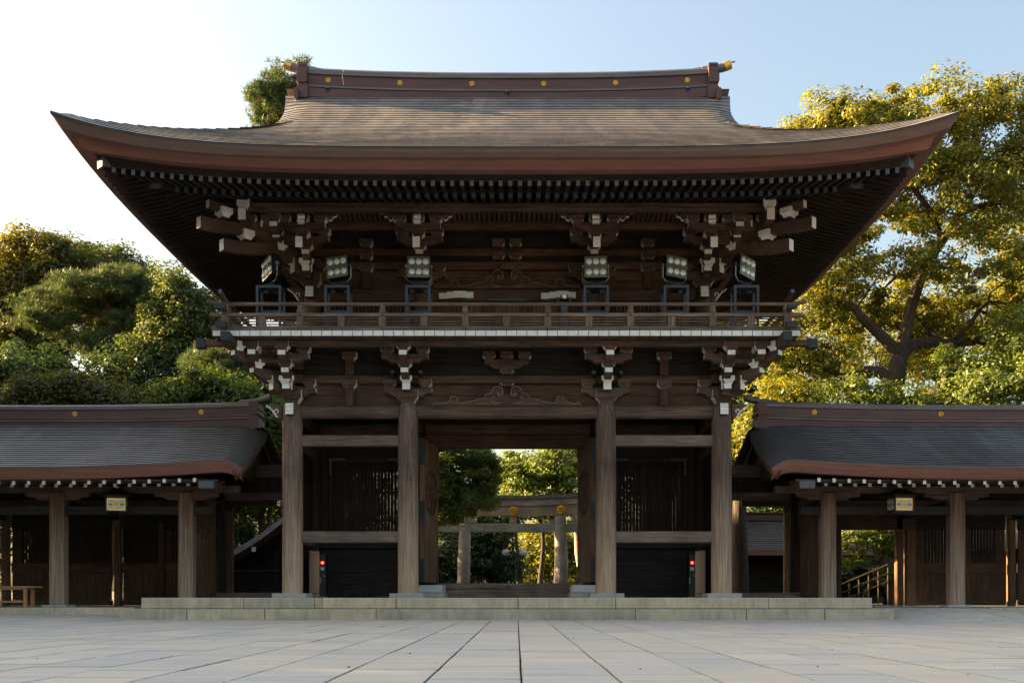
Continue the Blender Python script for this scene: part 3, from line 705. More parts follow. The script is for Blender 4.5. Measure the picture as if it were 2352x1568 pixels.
me = mesh('coved_rib', B().beam((0, 0, .02), (0, -.64, .085), .062, .07), WZR)
for k in range(88):
    xx = -4.85 + k*.1115; place('coved_rib', me, gate, (xx, UY-.60, 8.955))
mk('cove_board', B().add([(-5.1, UY-.6, 9.03), (5.1, UY-.6, 9.03), (5.1, UY-1.24, 9.115), (-5.1, UY-1.24, 9.115)], [(0,1,2,3)]).add([(-5.1, UY-.6, 9.06), (5.1, UY-.6, 9.06), (5.1, UY-1.24, 9.13), (-5.1, UY-1.24, 9.13)], [(3,2,1,0)]), WXR, gate)
# white stepped bracket boards over the upper door and bronze plates
for xx in (-1.18, 1.19):
    b = B(); zz = 7.40
    for k, (dx, dyy) in enumerate(((-.40,.0),(-.21,.03),(-.06,.055),(.08,.055),(.23,.03))):
        b.cbox(xx+dx, xx+dx+(.19, .15, .14, .15, .17)[k], UY-.16-dyy, UY-.102, zz+dyy*.25-.01, zz+.13+dyy*.5, 'x', .004)
    mk('white_bracket_board', b, WHITE, gate)
for xx, wd in ((-.9, .25), (.02, .9), (.95, .25)):
    mk('beam_plate', B().cbox(xx-wd/2, xx+wd/2, UY-.112, UY-.101, 7.36, 7.41, 'x', .004), BRONZE, gate)
# ================================================================ MAIN ROOF
HX, HD = 4.553, 2.03                                         # half plan of the upper storey; q = overhang from it
def rise(kind, u):
    u = min(1., abs(u))
    return {'tip': .678*(.877*u**5 + .123*u**2.5), 'ub': .566*u**5, 'lb': .41*u**4, 'fl': .30*u**4, 'bs': .16*u**4}[kind]
def rise2(kind, u): return rise(kind, 1)*(.44 + .56*min(1., abs(u))**3.2)     # the short sides sweep up along their whole length
def eave_ring(q, zc, kind, n=48, both=True):
    """closed ring of points round the eaves"""
    pts = []; e = np.sin(np.linspace(-1, 1, n+1)*math.pi/2*.999); e = e/abs(e).max()
    X, D = HX+q, HD+q
    for a in e[:-1]: pts.append((a*X, GY-D, zc+rise(kind, a)))
    for a in e[:-1]: pts.append((X, GY+a*D, zc+rise2(kind, a)))
    for a in e[:-1]: pts.append((-a*X, GY+D, zc+rise(kind, a)))
    for a in e[:-1]: pts.append((-X, GY-a*D, zc+rise2(kind, a)))
    return pts
def ring_band(b, rings, m=0):
    n = len(rings[0]); vs = [p for r in rings for p in r]
    b.add(vs, [(j*n+i, j*n+(i+1) % n, (j+1)*n+(i+1) % n, (j+1)*n+i) for j in range(len(rings)-1) for i in range(n)], m); return b
T0 = eave_ring(4.19, 9.12, 'tip'); T1 = eave_ring(4.15, 9.06, 'tip'); U = eave_ring(4.05, 9.0, 'ub'); U2 = eave_ring(3.93, 9.0, 'ub')
Lb = eave_ring(3.77, 8.875, 'lb'); Lm = eave_ring(3.86, 8.945, 'ub'); S1 = eave_ring(3.60, 8.855, 'lb'); S2 = eave_ring(3.44, 8.80, 'fl')
mk('roof_edge_lip', ring_band(B(), [eave_ring(3.9, 9.235, 'tip'), eave_ring(4.19, 9.13, 'tip'), eave_ring(4.205, 9.115, 'tip'), eave_ring(4.18, 9.095, 'tip')]), RIDGEG, gate, fix=False)
mk('upper_fascia', ring_band(B(), [eave_ring(4.18, 9.097, 'tip'), T1, U, U2]), FASC2, gate, fix=False)
mk('lower_fascia', ring_band(B(), [U2, Lm, Lb, S1]), FASC, gate, fix=False)
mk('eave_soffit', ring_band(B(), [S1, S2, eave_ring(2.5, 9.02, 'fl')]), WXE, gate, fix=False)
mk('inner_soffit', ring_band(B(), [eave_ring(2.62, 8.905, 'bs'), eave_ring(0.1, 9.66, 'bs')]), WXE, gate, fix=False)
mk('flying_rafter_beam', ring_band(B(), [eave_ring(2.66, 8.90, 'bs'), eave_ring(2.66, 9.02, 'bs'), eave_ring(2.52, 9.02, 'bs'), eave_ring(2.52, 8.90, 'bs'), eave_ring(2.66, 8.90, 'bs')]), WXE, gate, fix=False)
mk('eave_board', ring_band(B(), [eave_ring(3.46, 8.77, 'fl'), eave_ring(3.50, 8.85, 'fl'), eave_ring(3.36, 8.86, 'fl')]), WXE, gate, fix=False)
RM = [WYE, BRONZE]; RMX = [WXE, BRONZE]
def rafters(name, q0, q1, z1, z0, kind, wd, h, pitch, lim):
    k = int(lim/pitch)
    for i in range(-k, k+1):                                  # front
        t = (i+.5)*pitch
        if abs(t) > lim: continue
        qi = max(q0, abs(t)-HX+.05)
        if qi > q1-.1: continue
        r = rise(kind, t/(HX+q1)); zi = z1 + (z0-z1)*(q1-qi)/(q1-q0)
        b = B().beam((t, UY-q1, z1+r), (t, UY-qi, zi+r*(.4+.6*qi/q1)), wd, h, 0, 1)
        mk(name, b, RM, gate, fix=False)
    limd = lim - (HX-HD)
    k = int(limd/pitch)
    for sx in (-1, 1):
        for i in range(-k, k+1):
            t = (i+.5)*pitch
            qi = max(q0, abs(t)-HD+.05)
            if qi > q1-.1 or t > HD+2.4: continue
            r = rise2(kind, t/(HD+q1)); zi = z1 + (z0-z1)*(q1-qi)/(q1-q0)
            b = B().beam((sx*(HX+q1), GY+t, z1+r), (sx*(HX+qi), GY+t, zi+r*(.4+.6*qi/q1)), wd, h, 0, 1)
            mk(name, b, RMX, gate, fix=False)
rafters('flying_rafter', 2.3, 3.51, 8.715, 9.0, 'fl', .08, .105, .1925, HX+3.4)
rafters('base_rafter', .35, 2.62, 8.82, 9.52, 'bs', .093, .115, .1925, HX+2.5)
for sx in (-1, 1):                                           # hip rafters with bronze end caps
    for nm, qa, qb, za, zb, kd in (('hip_rafter', .5, 2.75, 9.40, 8.90, 'bs'), ('flying_hip_rafter', 2.2, 3.5, 9.08, 8.83, 'fl')):
        r = rise(kd, 1); b = B().beam((sx*(HX+qb), UY-qb, zb+r), (sx*(HX+qa), UY-qa, za+r*.5), .2, .2, 0, 1); hr = mk(nm, b, RM, gate)
        c = B().beam((sx*(HX+qb+.02), UY-qb-.02, zb+r+.005), (sx*(HX+qb-.12), UY-qb+.12, zb+r+.03), .225, .225); mk('end_cap', c, BRONZE, hr)
    e = B()                                                  # carved metal ornament in the corner soffit
    for k in range(9):
        t = k/8; px = sx*(HX+3.46-.75*t); z_ = 8.90+rise('lb', px/(HX+3.6))
        e.tube([(px+.06*math.cos(a), UY-3.50, z_+.05*math.sin(a)) for a in np.arange(0, 5.2, .5)], .01, 4)
    mk('corner_ornament', e, BRONZE, gate)
EDGE = plain('dark_shingle_edge', (.028,.025,.024), .8)
# roof surface: courses of copper shingles
TT = [0, 2.6, 2.9, 3.2, 3.5, 3.9, 4.3, 5.0, 5.5, 6.0, 6.5]; WT = [8.745, 6.145, 5.87, 5.66, 5.51, 5.39, 5.35, 5.39, 5.47, 5.58, 5.6]
def wt(t): return float(np.interp(t, TT, WT)) if t > 2.6 else 8.745 - t
def prof(t): return 9.135 + .55*t + .00278*t**3
def roofpt(a, t, lift=0):
    f = max(0, 1-t/3.6)**2
    edge = max(0, (abs(a)-.88)/.12)
    dr = .10*edge**2*sstep(2.2, 3.4, t)*(1-sstep(5.0, 5.9, t))
    return (a*wt(t), UY-4.192+t, prof(t)+rise('tip', a)*f - dr + lift)
NC = 30; ts = np.linspace(0, 6.02, NC+1); rr = random.Random(5)
for i in range(NC):
    t0, t1 = ts[i], ts[i+1]; b = B(); W_ = wt(t0); ns = max(12, int(2*W_/.56)); off = (i % 2)*.5 + rr.uniform(-.08,.08)
    ed = [-1] + [max(-1, min(1, -1 + 2*(k+off)/ns)) for k in range(0 if off > .02 else 1, ns+1)] + [1]
    ed = sorted(set(round(e, 5) for e in ed))
    for a0, a1 in zip(ed[:-1], ed[1:]):
        if a1-a0 < .004: continue
        g = .0004; l0 = .019+rr.uniform(-.0012,.0012); l1 = .001; sub = 2
        top = [[roofpt(a0+g+(a1-a0-2*g)*k/sub, t0-.012, l0) for k in range(sub+1)], [roofpt(a0+g+(a1-a0-2*g)*k/sub, t1, l1) for k in range(sub+1)]]
        low = [[roofpt(a0+g+(a1-a0-2*g)*k/sub, t0-.006, -.004) for k in range(sub+1)], top[0]]
        b.grid(low, 1); b.grid(top)
    mk('shingle_course', b, [SHING, EDGE], gate, fix=False)
b = B(); es = np.linspace(-1, 1, 41); b.grid([[roofpt(a, t, -.012) for a in es] for t in np.linspace(0, 6.05, 16)]); mk('roof_underlay', b, SHING, gate, 60, fix=False)
def mir(p): return (p[0], 2*GY-p[1], p[2])
b = B(); b.grid([[mir(roofpt(a, t)) for a in es] for t in np.linspace(0, 6.3, 28)]); mk('rear_roof', b, SHING, gate, 60)
def sidept(sx, a, t, lift=0):
    f = max(0, 1-t/3.6)**2
    return (sx*(8.745-t), GY + a*(6.222-t), prof(t)+rise2('tip', a)*f+lift)
for sx in (-1, 1):
    b = B(); tv = np.linspace(0, 3.9, 20)
    for t0, t1 in zip(tv[:-1], tv[1:]):
        b.grid([[sidept(sx, a, t0-.006, 0) for a in es], [sidept(sx, a, t0-.01, .028) for a in es], [sidept(sx, a, t1, .004) for a in es]])
    mk('side_roof', b, SHING, gate, fix=False)
    # gable wall and curved barge boards
    tv = np.linspace(3.2, 6.2, 14); b = B()
    fr = [(sx*4.95, UY-4.192+t, prof(t)-.1) for t in tv]; bk = [mir(p) for p in fr[::-1]]
    pl = fr + bk; b.add(pl, [tuple(range(len(pl)))]); mk('gable_wall', b, WX, gate)
    for mm_ in (0, 1):
        b = B(); r0, r1, r2, r3 = [], [], [], []
        for t in np.linspace(2.9, 6.1, 18):
            p = roofpt(sx*1.0, t); q = mir(p) if mm_ else p
            r0.append((q[0], q[1], q[2]-.005)); r1.append((q[0]-sx*.02, q[1], q[2]-.42)); r2.append((q[0]-sx*.14, q[1], q[2]-.42)); r3.append((q[0]-sx*.14, q[1], q[2]-.02))
        b.grid([r0, r1, r2, r3]); mk('barge_board', b, FASC, gate)
# ridge
def sori(x): return .135*(abs(x)/5.25)**2.6
half = [(.34,12.86),(.34,13.09),(.31,13.09),(.31,13.10),(.36,13.105),(.36,13.145),(.30,13.16),(.30,13.205),(.255,13.215),(.255,13.45),(.30,13.46),(.30,13.50),(.27,13.505),(.27,13.585),(.20,13.645)]
prof_r = [(GY-a, z) for a, z in half] + [(GY+a, z) for a, z in half[::-1]]
xs = np.linspace(-5.24, 5.24, 41); b = B(); n_ = len(prof_r)
for x_ in xs: b.v += [(x_, y_, z_+sori(x_)) for y_, z_ in prof_r]
for j in range(40):
    for i in range(n_-1):
        b.f.append((j*n_+i, j*n_+i+1, (j+1)*n_+i+1, (j+1)*n_+i)); k = min(i, n_-2-i)
        b.m.append(1 if k in (3, 4, 5, 9, 10, 12, 13, 14) else 0)
b.f += [tuple(range(n_)), tuple(40*n_+i for i in range(n_-1, -1, -1))]; b.m += [0, 0]
ridge = mk('ridge_box', b, [RIDGE, RIDGEG], gate)
crest_me = cached('crest', lambda: mesh('gilded_crest', petals(B(), .062, 16, .012), GOLD))
for k in range(6):
    x_ = -4.5+k*1.8; place('gilded_crest', crest_me, ridge, (x_, GY-.258, 13.335+sori(x_)))
for x_ in (-4.5, 0, 4.5):
    z_ = 13.06+sori(x_); q = B().lathe(x_, GY-.37, [(.06, z_), (.05, z_+.05), (.02, z_+.07)], 10)
    q.tube([(x_+.035*math.cos(a), GY-.36, z_-.015+.035*math.sin(a)) for a in np.arange(0, 6.4, .6)], .011, 5); mk('ridge_ring', q, BRONZE, ridge)
for sx in (-1, 1):                                           # stepped ridge-end blocks and up-curved end logs
    b = B(); s0 = sori(5.1)
    for xa, xb, dy, z0, z1 in ((4.98, 5.26, .42, 12.80, 13.10), (4.99, 5.235, .40, 13.10, 13.17), (5.0, 5.27, .44, 13.17, 13.40), (5.01, 5.23, .40, 13.40, 13.62), (5.0, 5.25, .42, 13.60, 13.66)):
        a, c = sorted((sx*xa, sx*xb)); b.cbox(a, c, GY-dy, GY+dy, z0+s0, z1+s0, 'y', .03)
    mk('ridge_end_block', b, RIDGE, ridge)
    mk('ridge_end_cheek', B().cbox(min(sx*5.2, sx*5.3), max(sx*5.2, sx*5.3), GY-.55, GY+.55, 12.7+s0, 12.98+s0, 'y', .03), RIDGE, ridge)
    b = B().tube([(sx*4.9, GY, 13.66+s0), (sx*5.25, GY, 13.70+s0), (sx*5.45, GY, 13.75+s0), (sx*5.58, GY, 13.80+s0)], [.10, .105, .11, .115], 12)
    lg = mk('ridge_end_log', b, RIDGEG, ridge, 50)
    mk('gilded_cap', B().tube([(sx*5.47, GY, 13.755+s0), (sx*5.62, GY, 13.825+s0)], [.116, .124], 12), GOLD, lg, 50)
w_ = B(); px = np.linspace(-5.3, 5.3, 18)
w_.tube([(-5.75, GY, 14.02)] + [(x_, GY, 13.73+sori(x_)+(.06 if abs(x_) > 5.2 else 0)) for x_ in px] + [(5.75, GY, 14.02)], .017, 5)
for x_ in px: w_.box(x_-.03, x_+.03, GY-.03, GY+.03, 13.63+sori(x_), 13.715+sori(x_))
mk('lightning_wire', w_, BLACKM, ridge)
mk('wire_drop', B().tube([(-4.13, GY-.03, 13.8), (-4.12, GY-.27, 13.66), (-4.14, GY-.31, 13.5), (-4.10, GY-.28, 13.25)], .008, 4), STEEL, ridge)

# ================================================================ WINGS (roofed corridors on both sides)
def wing(sx, name, label):
    wg = thing(name, label, 'corridor', (sx*11, GY, .245))
    def E(a, b_): return (min(sx*a, sx*b_), max(sx*a, sx*b_))
    X1 = 17.5
    def wprof(t): return 3.36 + .40*t + .0085*t**3
    def end(t): return 5.88 + .17*t/3
    def wpt(xa, t, lift=0):                                  # xa = distance from the gate end
        x_ = end(t)+xa; e = .19*max(0, 1-(x_-6.2)/5.5)**2.5
        roll = .24*max(0, 1-xa/.55)**2
        return (sx*x_, -.8+t, wprof(t)+e*(1-t/3)-roll+lift)
    NCW = 19; tv = np.linspace(0, 3.05, NCW+1); rq = random.Random(9)
    for i in range(NCW):
        t0, t1 = tv[i], tv[i+1]; b = B(); xa = 0; first = True
        while xa < X1-6:
            L = .12 if xa < .6 else .6
            x2 = xa + (L*(.5 if first and i % 2 else 1)); first = False; g = .002
            l0 = .021+rq.uniform(-.002,.002)
            b.grid([[wpt(xa+g, t0-.004, -.003), wpt(x2-g, t0-.004, -.003)], [wpt(xa+g, t0-.008, l0), wpt(x2-g, t0-.008, l0)]], 1)
            b.grid([[wpt(xa+g, t0-.008, l0), wpt(x2-g, t0-.008, l0)], [wpt(xa+g, t1, .003), wpt(x2-g, t1, .003)]]); xa = x2
        mk('shingle_course', b, [SHINGW, EDGE], wg, fix=False)
    xv = [0,.1,.2,.3,.4,.5,.6,1,2,3,4,5,6,8,11.6]
    b = B(); b.grid([[wpt(a, t, -.01) for a in xv] for t in np.linspace(0, 3.1, 9)]); mk('roof_underlay', b, SHINGW, wg, fix=False)
    b = B(); b.grid([[mir(wpt(a, t)) for a in xv] for t in np.linspace(0, 3.2, 9)]); mk('rear_roof', b, SHINGW, wg, fix=False)
    b = B(); f0 = [wpt(a, 0, -.002) for a in xv]               # fascia
    b.grid([[(p[0], p[1]-.004, p[2]) for p in f0], [(p[0]+sx*.012, p[1]+.05, p[2]-.13) for p in f0], [(p[0]+sx*.02, p[1]+.12, p[2]-.25) for p in f0], [(p[0]+sx*.03, p[1]+.4, p[2]-.25) for p in f0]])
    mk('roof_fascia', b, FASC, wg, fix=False)
    mk('roof_edge_lip', B().grid([[(p[0], p[1]-.012, p[2]+.006) for p in f0], [(p[0], p[1]-.012, p[2]-.016) for p in f0]]), RIDGEG, wg, fix=False)
    for mm_ in (0, 1):
        b = B(); r = [[], [], [], []]
        for t in np.linspace(0, 3.1, 12):
            p = wpt(0, t); p = mir(p) if mm_ else p
            r[0].append((p[0], p[1], p[2]-.003)); r[1].append((p[0]+sx*.05, p[1], p[2]-.16)); r[2].append((p[0]+sx*.12, p[1], p[2]-.27)); r[3].append((p[0]+sx*.22, p[1], p[2]-.05))
        b.grid(r); mk('verge_board', b, WXE if mm_ else FASC, wg, fix=False)
    tv2 = np.linspace(.3, 3.15, 10); fr = [(sx*6.35, -.8+t, wprof(t)-.12) for t in tv2]; pl = fr + [mir(p) for p in fr[::-1]]
    mk('gable_wall', B().add(pl, [tuple(range(len(pl)))]), WX, wg)
    # ridge
    hf = [(.24,4.66),(.24,4.86),(.21,4.865),(.27,4.87),(.27,4.90),(.23,4.905),(.23,4.945),(.25,4.95),(.25,4.965),(.19,4.97),(.19,5.17),(.225,5.18),(.225,5.20),(.20,5.205),(.20,5.26),(.14,5.315)]
    pr = [(GY-a, z) for a, z in hf] + [(GY+a, z) for a, z in hf[::-1]]; nn = len(pr); b = B()
    so_ = lambda x_: .10*max(0, 1-(x_-6.2)/5.5)**2.2
    xr = np.linspace(6.28, X1, 24)
    for x_ in xr: b.v += [(sx*x_, y_, z_+so_(x_)) for y_, z_ in pr]
    for j in range(23):
        for i in range(nn-1):
            k = min(i, nn-2-i); b.f.append((j*nn+i, j*nn+i+1, (j+1)*nn+i+1, (j+1)*nn+i)); b.m.append(1 if k in (3, 6, 7, 10, 11, 13, 14, 15) else 0)
    b.f.append(tuple(range(nn))); b.m.append(0)
    rd = mk('ridge_box', b, [RIDGE, RIDGEG], wg)
    for xc in (7.70, 10.88, 14.06): place('gilded_crest', crest_me, rd, (sx*xc, GY-.193, 5.075+so_(xc)))
    b = B(); s0 = so_(6.3)
    for xa, xb, dy, z0, z1 in ((6.24, 6.52, .33, 4.60, 4.88), (6.27, 6.50, .31, 4.88, 4.95), (6.24, 6.50, .34, 4.95, 5.08), (6.26, 6.48, .30, 5.08, 5.28)):
        b.cbox(*E(xa, xb), GY-dy, GY+dy, z0+s0, z1+s0, 'y', .025)
    mk('ridge_end_block', b, RIDGE, rd)
    mk('ridge_end_log', B().tube([(sx*6.8, GY, 5.29+s0), (sx*6.4, GY, 5.32+s0), (sx*6.15, GY, 5.38+s0), (sx*6.0, GY, 5.44+s0)], [.075, .08, .09, .095], 10), RIDGEG, rd, 50)
    # eaves: two rows of white-tipped rafters
    m1 = cached('wr1', lambda: mesh('base_rafter', B().beam((0, 0, 0), (0, 2.3, .62), .078, .095, 0, 1), [WY, WHITE]))
    m2 = cached('wr2', lambda: mesh('flying_rafter', B().beam((0, 0, 0), (0, 1.1, .16), .072, .085, 0, 1), [WY, WHITE]))
    for k in range(29):
        xx = 7.0+k*.338
        if xx > 16.4: break
        e = .10*max(0, 1-(xx-6.2)/5.5)**2.5
        place('base_rafter', m1, wg, (sx*xx, .05, 3.055+e*.6)); place('flying_rafter', m2, wg, (sx*xx, -.57, 3.045+e))
    b = B(); b.add([(sx*6.5, -.45, 3.12), (sx*X1, -.45, 3.10), (sx*X1, .5, 3.23), (sx*6.5, .5, 3.24)], [(0,1,2,3)]).add([(sx*6.5, .06, 3.13), (sx*X1, .06, 3.12), (sx*X1, 2.3, 3.76), (sx*6.5, 2.3, 3.77)], [(0,1,2,3)])
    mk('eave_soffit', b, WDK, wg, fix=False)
    b = B().box(*E(6.5, X1), -.50, -.40, 3.09, 3.13).box(*E(6.5, X1), -.02, .10, 3.10, 3.15); mk('eave_board', b, WX, wg)
    bx('hip_block', *E(6.55, 6.9), -.62, .4, 2.92, 3.08, [WX, BRONZE], 'y', .012, 1, wg)
    bx('eave_purlin', *E(6.3, X1), .5, .7, 2.93, 3.10, WX, 'x', .015, None, wg); bx('tie_beam', *E(6.9, X1), .53, .67, 2.42, 2.62, WDK, 'x', .012, None, wg)
    bx('rear_purlin', *E(6.3, X1), 4.1, 4.3, 2.93, 3.10, WX, 'x', .015, None, wg); bx('rear_frieze', *E(6.4, X1), 4.17, 4.23, 3.102, 3.62, WDK, 'x', .01, None, wg)
    for xc in (7.54, 10.56, 13.6, 16.6):
        for yy in (.6, 4.2):
            mt = WPILW if yy < 2 else WZT
            if yy > 2:
                mk('wall_post', B().cbox(sx*xc-.085, sx*xc+.085, yy-.1, yy+.1, .246, 2.92, 'z', .015), mt, wg); continue
            b = B().cbox(sx*xc-.175, sx*xc+.175, yy-.175, yy+.175, .30, 2.92, 'z', .055); mk('pillar', b, mt, wg)
            mk('plinth', B().cbox(sx*xc-.28, sx*xc+.28, yy-.28, yy+.28, .246, .302, 'x', .01), PLIN, wg)
        p = arm_pts(1.5, .16); b = B().prism([(sx*xc+a, 2.77+z) for a, z in p], 'y', .52, .68); mk('boat_arm', b, WX, wg)
        bx('cross_beam', sx*xc-.08, sx*xc+.08, .78, 4.02, 2.55, 2.78, WDK, 'y', .012, None, wg)
    return wg, E
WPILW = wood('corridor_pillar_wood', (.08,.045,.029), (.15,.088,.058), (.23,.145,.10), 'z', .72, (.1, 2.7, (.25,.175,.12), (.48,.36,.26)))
def wall_bay(wg, E, a, c, lat=True, mats=None):
    """rear wall bay between distances a and c: sill, lower boards, rail, lattice window, head"""
    x0, x1 = E(a, c); Y = 4.2
    bx('sill', x0, x1, Y-.1, Y+.1, .26, .40, WXR, 'x', .01, None, wg); n = max(2, int((x1-x0)/.36)); p = (x1-x0)/n
    for k in range(n): bx('wall_board', x0+k*p+.003, x0+(k+1)*p-.003, Y-.03, Y+.03, .402, 1.14, WZR, 'z', .006, None, wg)
    bx('waist_rail', x0, x1, Y-.075, Y+.075, 1.142, 1.40, WXR, 'x', .01, None, wg); bx('wall_head', x0, x1, Y-.075, Y+.075, 2.30, 2.92, WDK, 'x', .01, None, wg)
    if lat:
        f0, f1 = x0+.25, x1-.25
        bx('wall_board', x0, f0, Y-.03, Y+.03, 1.402, 2.298, WZR, 'z', .006, None, wg); bx('wall_board', f1, x1, Y-.03, Y+.03, 1.402, 2.298, WZR, 'z', .006, None, wg)
        me = cached('wslat', lambda: mesh('lattice_slat', B().cbox(-.032, .032, -.02, .02, 0, .895, 'z', .005), WDZ)); m_ = int((f1-f0)/.082)
        for k in range(m_): place('lattice_slat', me, wg, (f0+(k+.5)*(f1-f0)/m_, Y, 1.402))
    else:
        for k in range(n): bx('wall_board', x0+k*p+.003, x0+(k+1)*p-.003, Y-.031, Y+.031, 1.402, 2.298, WDZ, 'z', .006, None, wg)
lw, LE = wing(-1, 'corridor_wing', 'timber corridor with grey copper roof joining the gate from the left, bench inside')
for a, c, l in ((7.72, 9.35, True), (9.35, 10.42, False), (10.74, 12.1, False), (12.1, 13.42, True), (13.8, 16.4, True)): wall_bay(lw, LE, a, c, l)
bx('wall_post', *LE(9.28, 9.44), 4.08, 4.12, .262, 2.5, WZR, 'z', .01, None, lw)
rw, RE = wing(1, 'corridor_wing', 'timber corridor with grey copper roof right of the gate, open doorway in its wall')
for a, c, l in ((11.0, 12.2, True), (12.25, 13.42, True), (13.8, 16.4, True)): wall_bay(rw, RE, a, c, l)
bx('door_head', *RE(7.72, 11.0), 4.1, 4.3, 2.30, 2.92, WXR, 'x', .012, None, rw)
bx('door_post', *RE(10.74, 10.98), 4.08, 4.32, .25, 2.30, WZT, 'z', .012, None, rw); bx('door_post', *RE(8.86, 8.98), 4.08, 4.32, .25, 2.30, WZR, 'z', .012, None, rw)
bx('wall_board', *RE(7.72, 8.86), 4.17, 4.23, .26, 2.3, WDZ, 'z', .01, None, rw)
# ---- side passages between gate and wings (open gates with one leaf each)
for sx, lab in ((-1, 'timber side passage frame between gate and left corridor, leaf folded open'), (1, 'timber side passage frame between gate and right corridor, leaf folded open')):
    e = lambda a, c: (min(sx*a, sx*c), max(sx*a, sx*c))
    sp = thing('side_passage', lab, 'gateway', (sx*6.2, GY, .47), 'side passages beside the gate')
    bx('top_beam', *e(5.13, 7.3), GY-.12, GY+.12, 3.50, 3.82, WX, 'x', .02, None, sp); bx('lintel', *e(5.13, 7.3), GY-.1, GY+.1, 2.93, 3.13, WX, 'x', .02, None, sp)
    for k in range(24):
        xa = 5.14+k*.0897; bx('transom_slat', *e(xa, xa+.08), GY-.03, GY+.03, 3.131, 3.499, WDZ, 'z', .006, None, sp)
    bx('passage_post', *e(7.14, 7.32), GY-.1, GY+.1, .48, 3.5, WDZ, 'z', .02, None, sp); bx('passage_sill', *e(5.16, 7.4), GY-.14, GY+.14, .466, .60, WXL, 'x', .015, None, sp)
    lf = door_leaf(-7.14, GY-.12, R(-140), 1.05, .58, 2.9, .30, sp, False, 2.1) if False else None
    M = Matrix.Translation((sx*7.36, GY-.2, 0)) @ Matrix.Rotation(R(-68), 4, 'Z')
    if sx > 0: M = Matrix.Scale(-1, 4, (1,0,0)) @ Matrix.Translation((-7.36, GY-.2, 0)) @ Matrix.Rotation(R(-112), 4, 'Z')
    else: M = Matrix.Translation((-7.36, GY-.2, 0)) @ Matrix.Rotation(R(-112), 4, 'Z')
    M = M @ Matrix.Scale(-1, 4, (0,1,0)); b = B()
    for k in range(3): b.cbox(.37*k+.003, .37*(k+1)-.003, -.04, .04, .58, 2.9, 'z', .008)
    b.cbox(0, 1.11, -.046, .046, .50, .58, 'x', .008); b.cbox(0, 1.11, -.046, .046, 2.9, 3.0, 'x', .008)
    lf = mk('door_leaf', b.xf(M), WZT, sp)
    mk('carved_crest', crest_relief(.30).xf(M @ Matrix.Translation((.5, -.042, 2.25))), WZ, lf, 40)
    for za in (.6, 1.15, 1.75, 2.5): mk('edge_strap', B().box(1.11, 1.122, -.05, .05, za, za+.3).xf(M), BRONZE, lf)
    mk('door_latch', B().lathe(.92, -.06, [(.03, 1.5), (.03, 1.58)], 8).xf(M), BRONZE, lf)
# ================================================================ THINGS ON AND AROUND THE GATE
def flood(xc, yaw, pitch, roll, label, yc=-.6):
    t = thing('flood_light', label, 'floodlight', (xc, yc, 6.236), 'floodlights on the balcony')
    M = Matrix.Translation((xc, yc-.02, 7.83)) @ Matrix.Rotation(yaw, 4, 'Z') @ Matrix.Rotation(pitch, 4, 'X') @ Matrix.Rotation(roll, 4, 'Y')
    b = B().cbox(-.255, .255, -.09, .10, -.24, .24, 'y', .02, 0, 1, 0)
    for k in range(7): b.box(-.22+k*.07, -.205+k*.07, .10, .17, -.2, .2)
    h = mk('lamp_housing', b.xf(M), [BLACKM, FACEP], t)
    for i in range(3):
        for j in (-1, 1):
            Q = M @ Matrix.Translation((-.155+i*.155, -.092, j*.118)) @ Matrix.Rotation(R(90), 4, 'X')
            l = B().lathe(0, 0, [(.072, .0), (.072, .012), (.066, .02), (.048, .028), (.022, .033)], 18)
            mk('lamp_lens', l.xf(Q), LENS, h, 40)
    My = Matrix.Translation((xc, yc-.02, 7.83)) @ Matrix.Rotation(yaw, 4, 'Z')
    y = B().tube([(-.285, .02, .04), (-.285, .02, -.22), (-.2, .02, -.31), (.2, .02, -.31), (.285, .02, -.22), (.285, .02, .04)], .016, 6)
    for s_ in (-1, 1): y.add(*(lambda q: (q.v, q.f))(B().lathe(0, 0, [(.045, 0), (.045, .03)], 12).xf(Matrix.Translation((s_*.27 + (0 if s_ > 0 else -.03), .02, .05)) @ Matrix.Rotation(R(90), 4, 'Y')))); y.tube([(s_*.3, .02, .05), (s_*.36, -.02, -.04)], .008, 5)
    mk('lamp_yoke', y.xf(My), STEEL, t)
    mk('lamp_foot', B().box(xc-.11, xc+.11, yc-.09, yc+.09, 7.40, 7.47).lathe(xc, yc, [(.035, 7.47), (.03, 7.53)], 10), BLACKM, t)
    f = B(); a = .055; x0, x1, y0, y1 = xc-.28, xc+.28, yc-.22, yc+.24
    for px in (x0, x1-a):
        for py in (y0, y1-a): f.box(px, px+a, py, py+a, 6.237, 7.34)
    for z_ in (7.34,): 
        f.box(x0, x1, y0, y0+a, z_, z_+a).box(x0, x1, y1-a, y1, z_, z_+a).box(x0, x0+a, y0+a, y1-a, z_, z_+a).box(x1-a, x1, y0+a, y1-a, z_, z_+a)
    f.box(xc-.1, xc+.1, y0+a, y1-a, 7.355, 7.392); f.box(x0+a, x1-a, y1-a+.01, y1-.01, 6.9, 6.95)
    mk('steel_stand', f, STEELB, t)
    mk('power_cable', B().tube([(xc+.05, yc+.1, 7.65), (xc-.1, yc-.1, 7.38), (xc-.14, yc-.24, 7.2), (xc-.18, yc-.2, 6.8), (xc-.2, yc-.1, 6.3)], .009, 4), BLACKM, t)
sB = 2352/(23.52-.6)
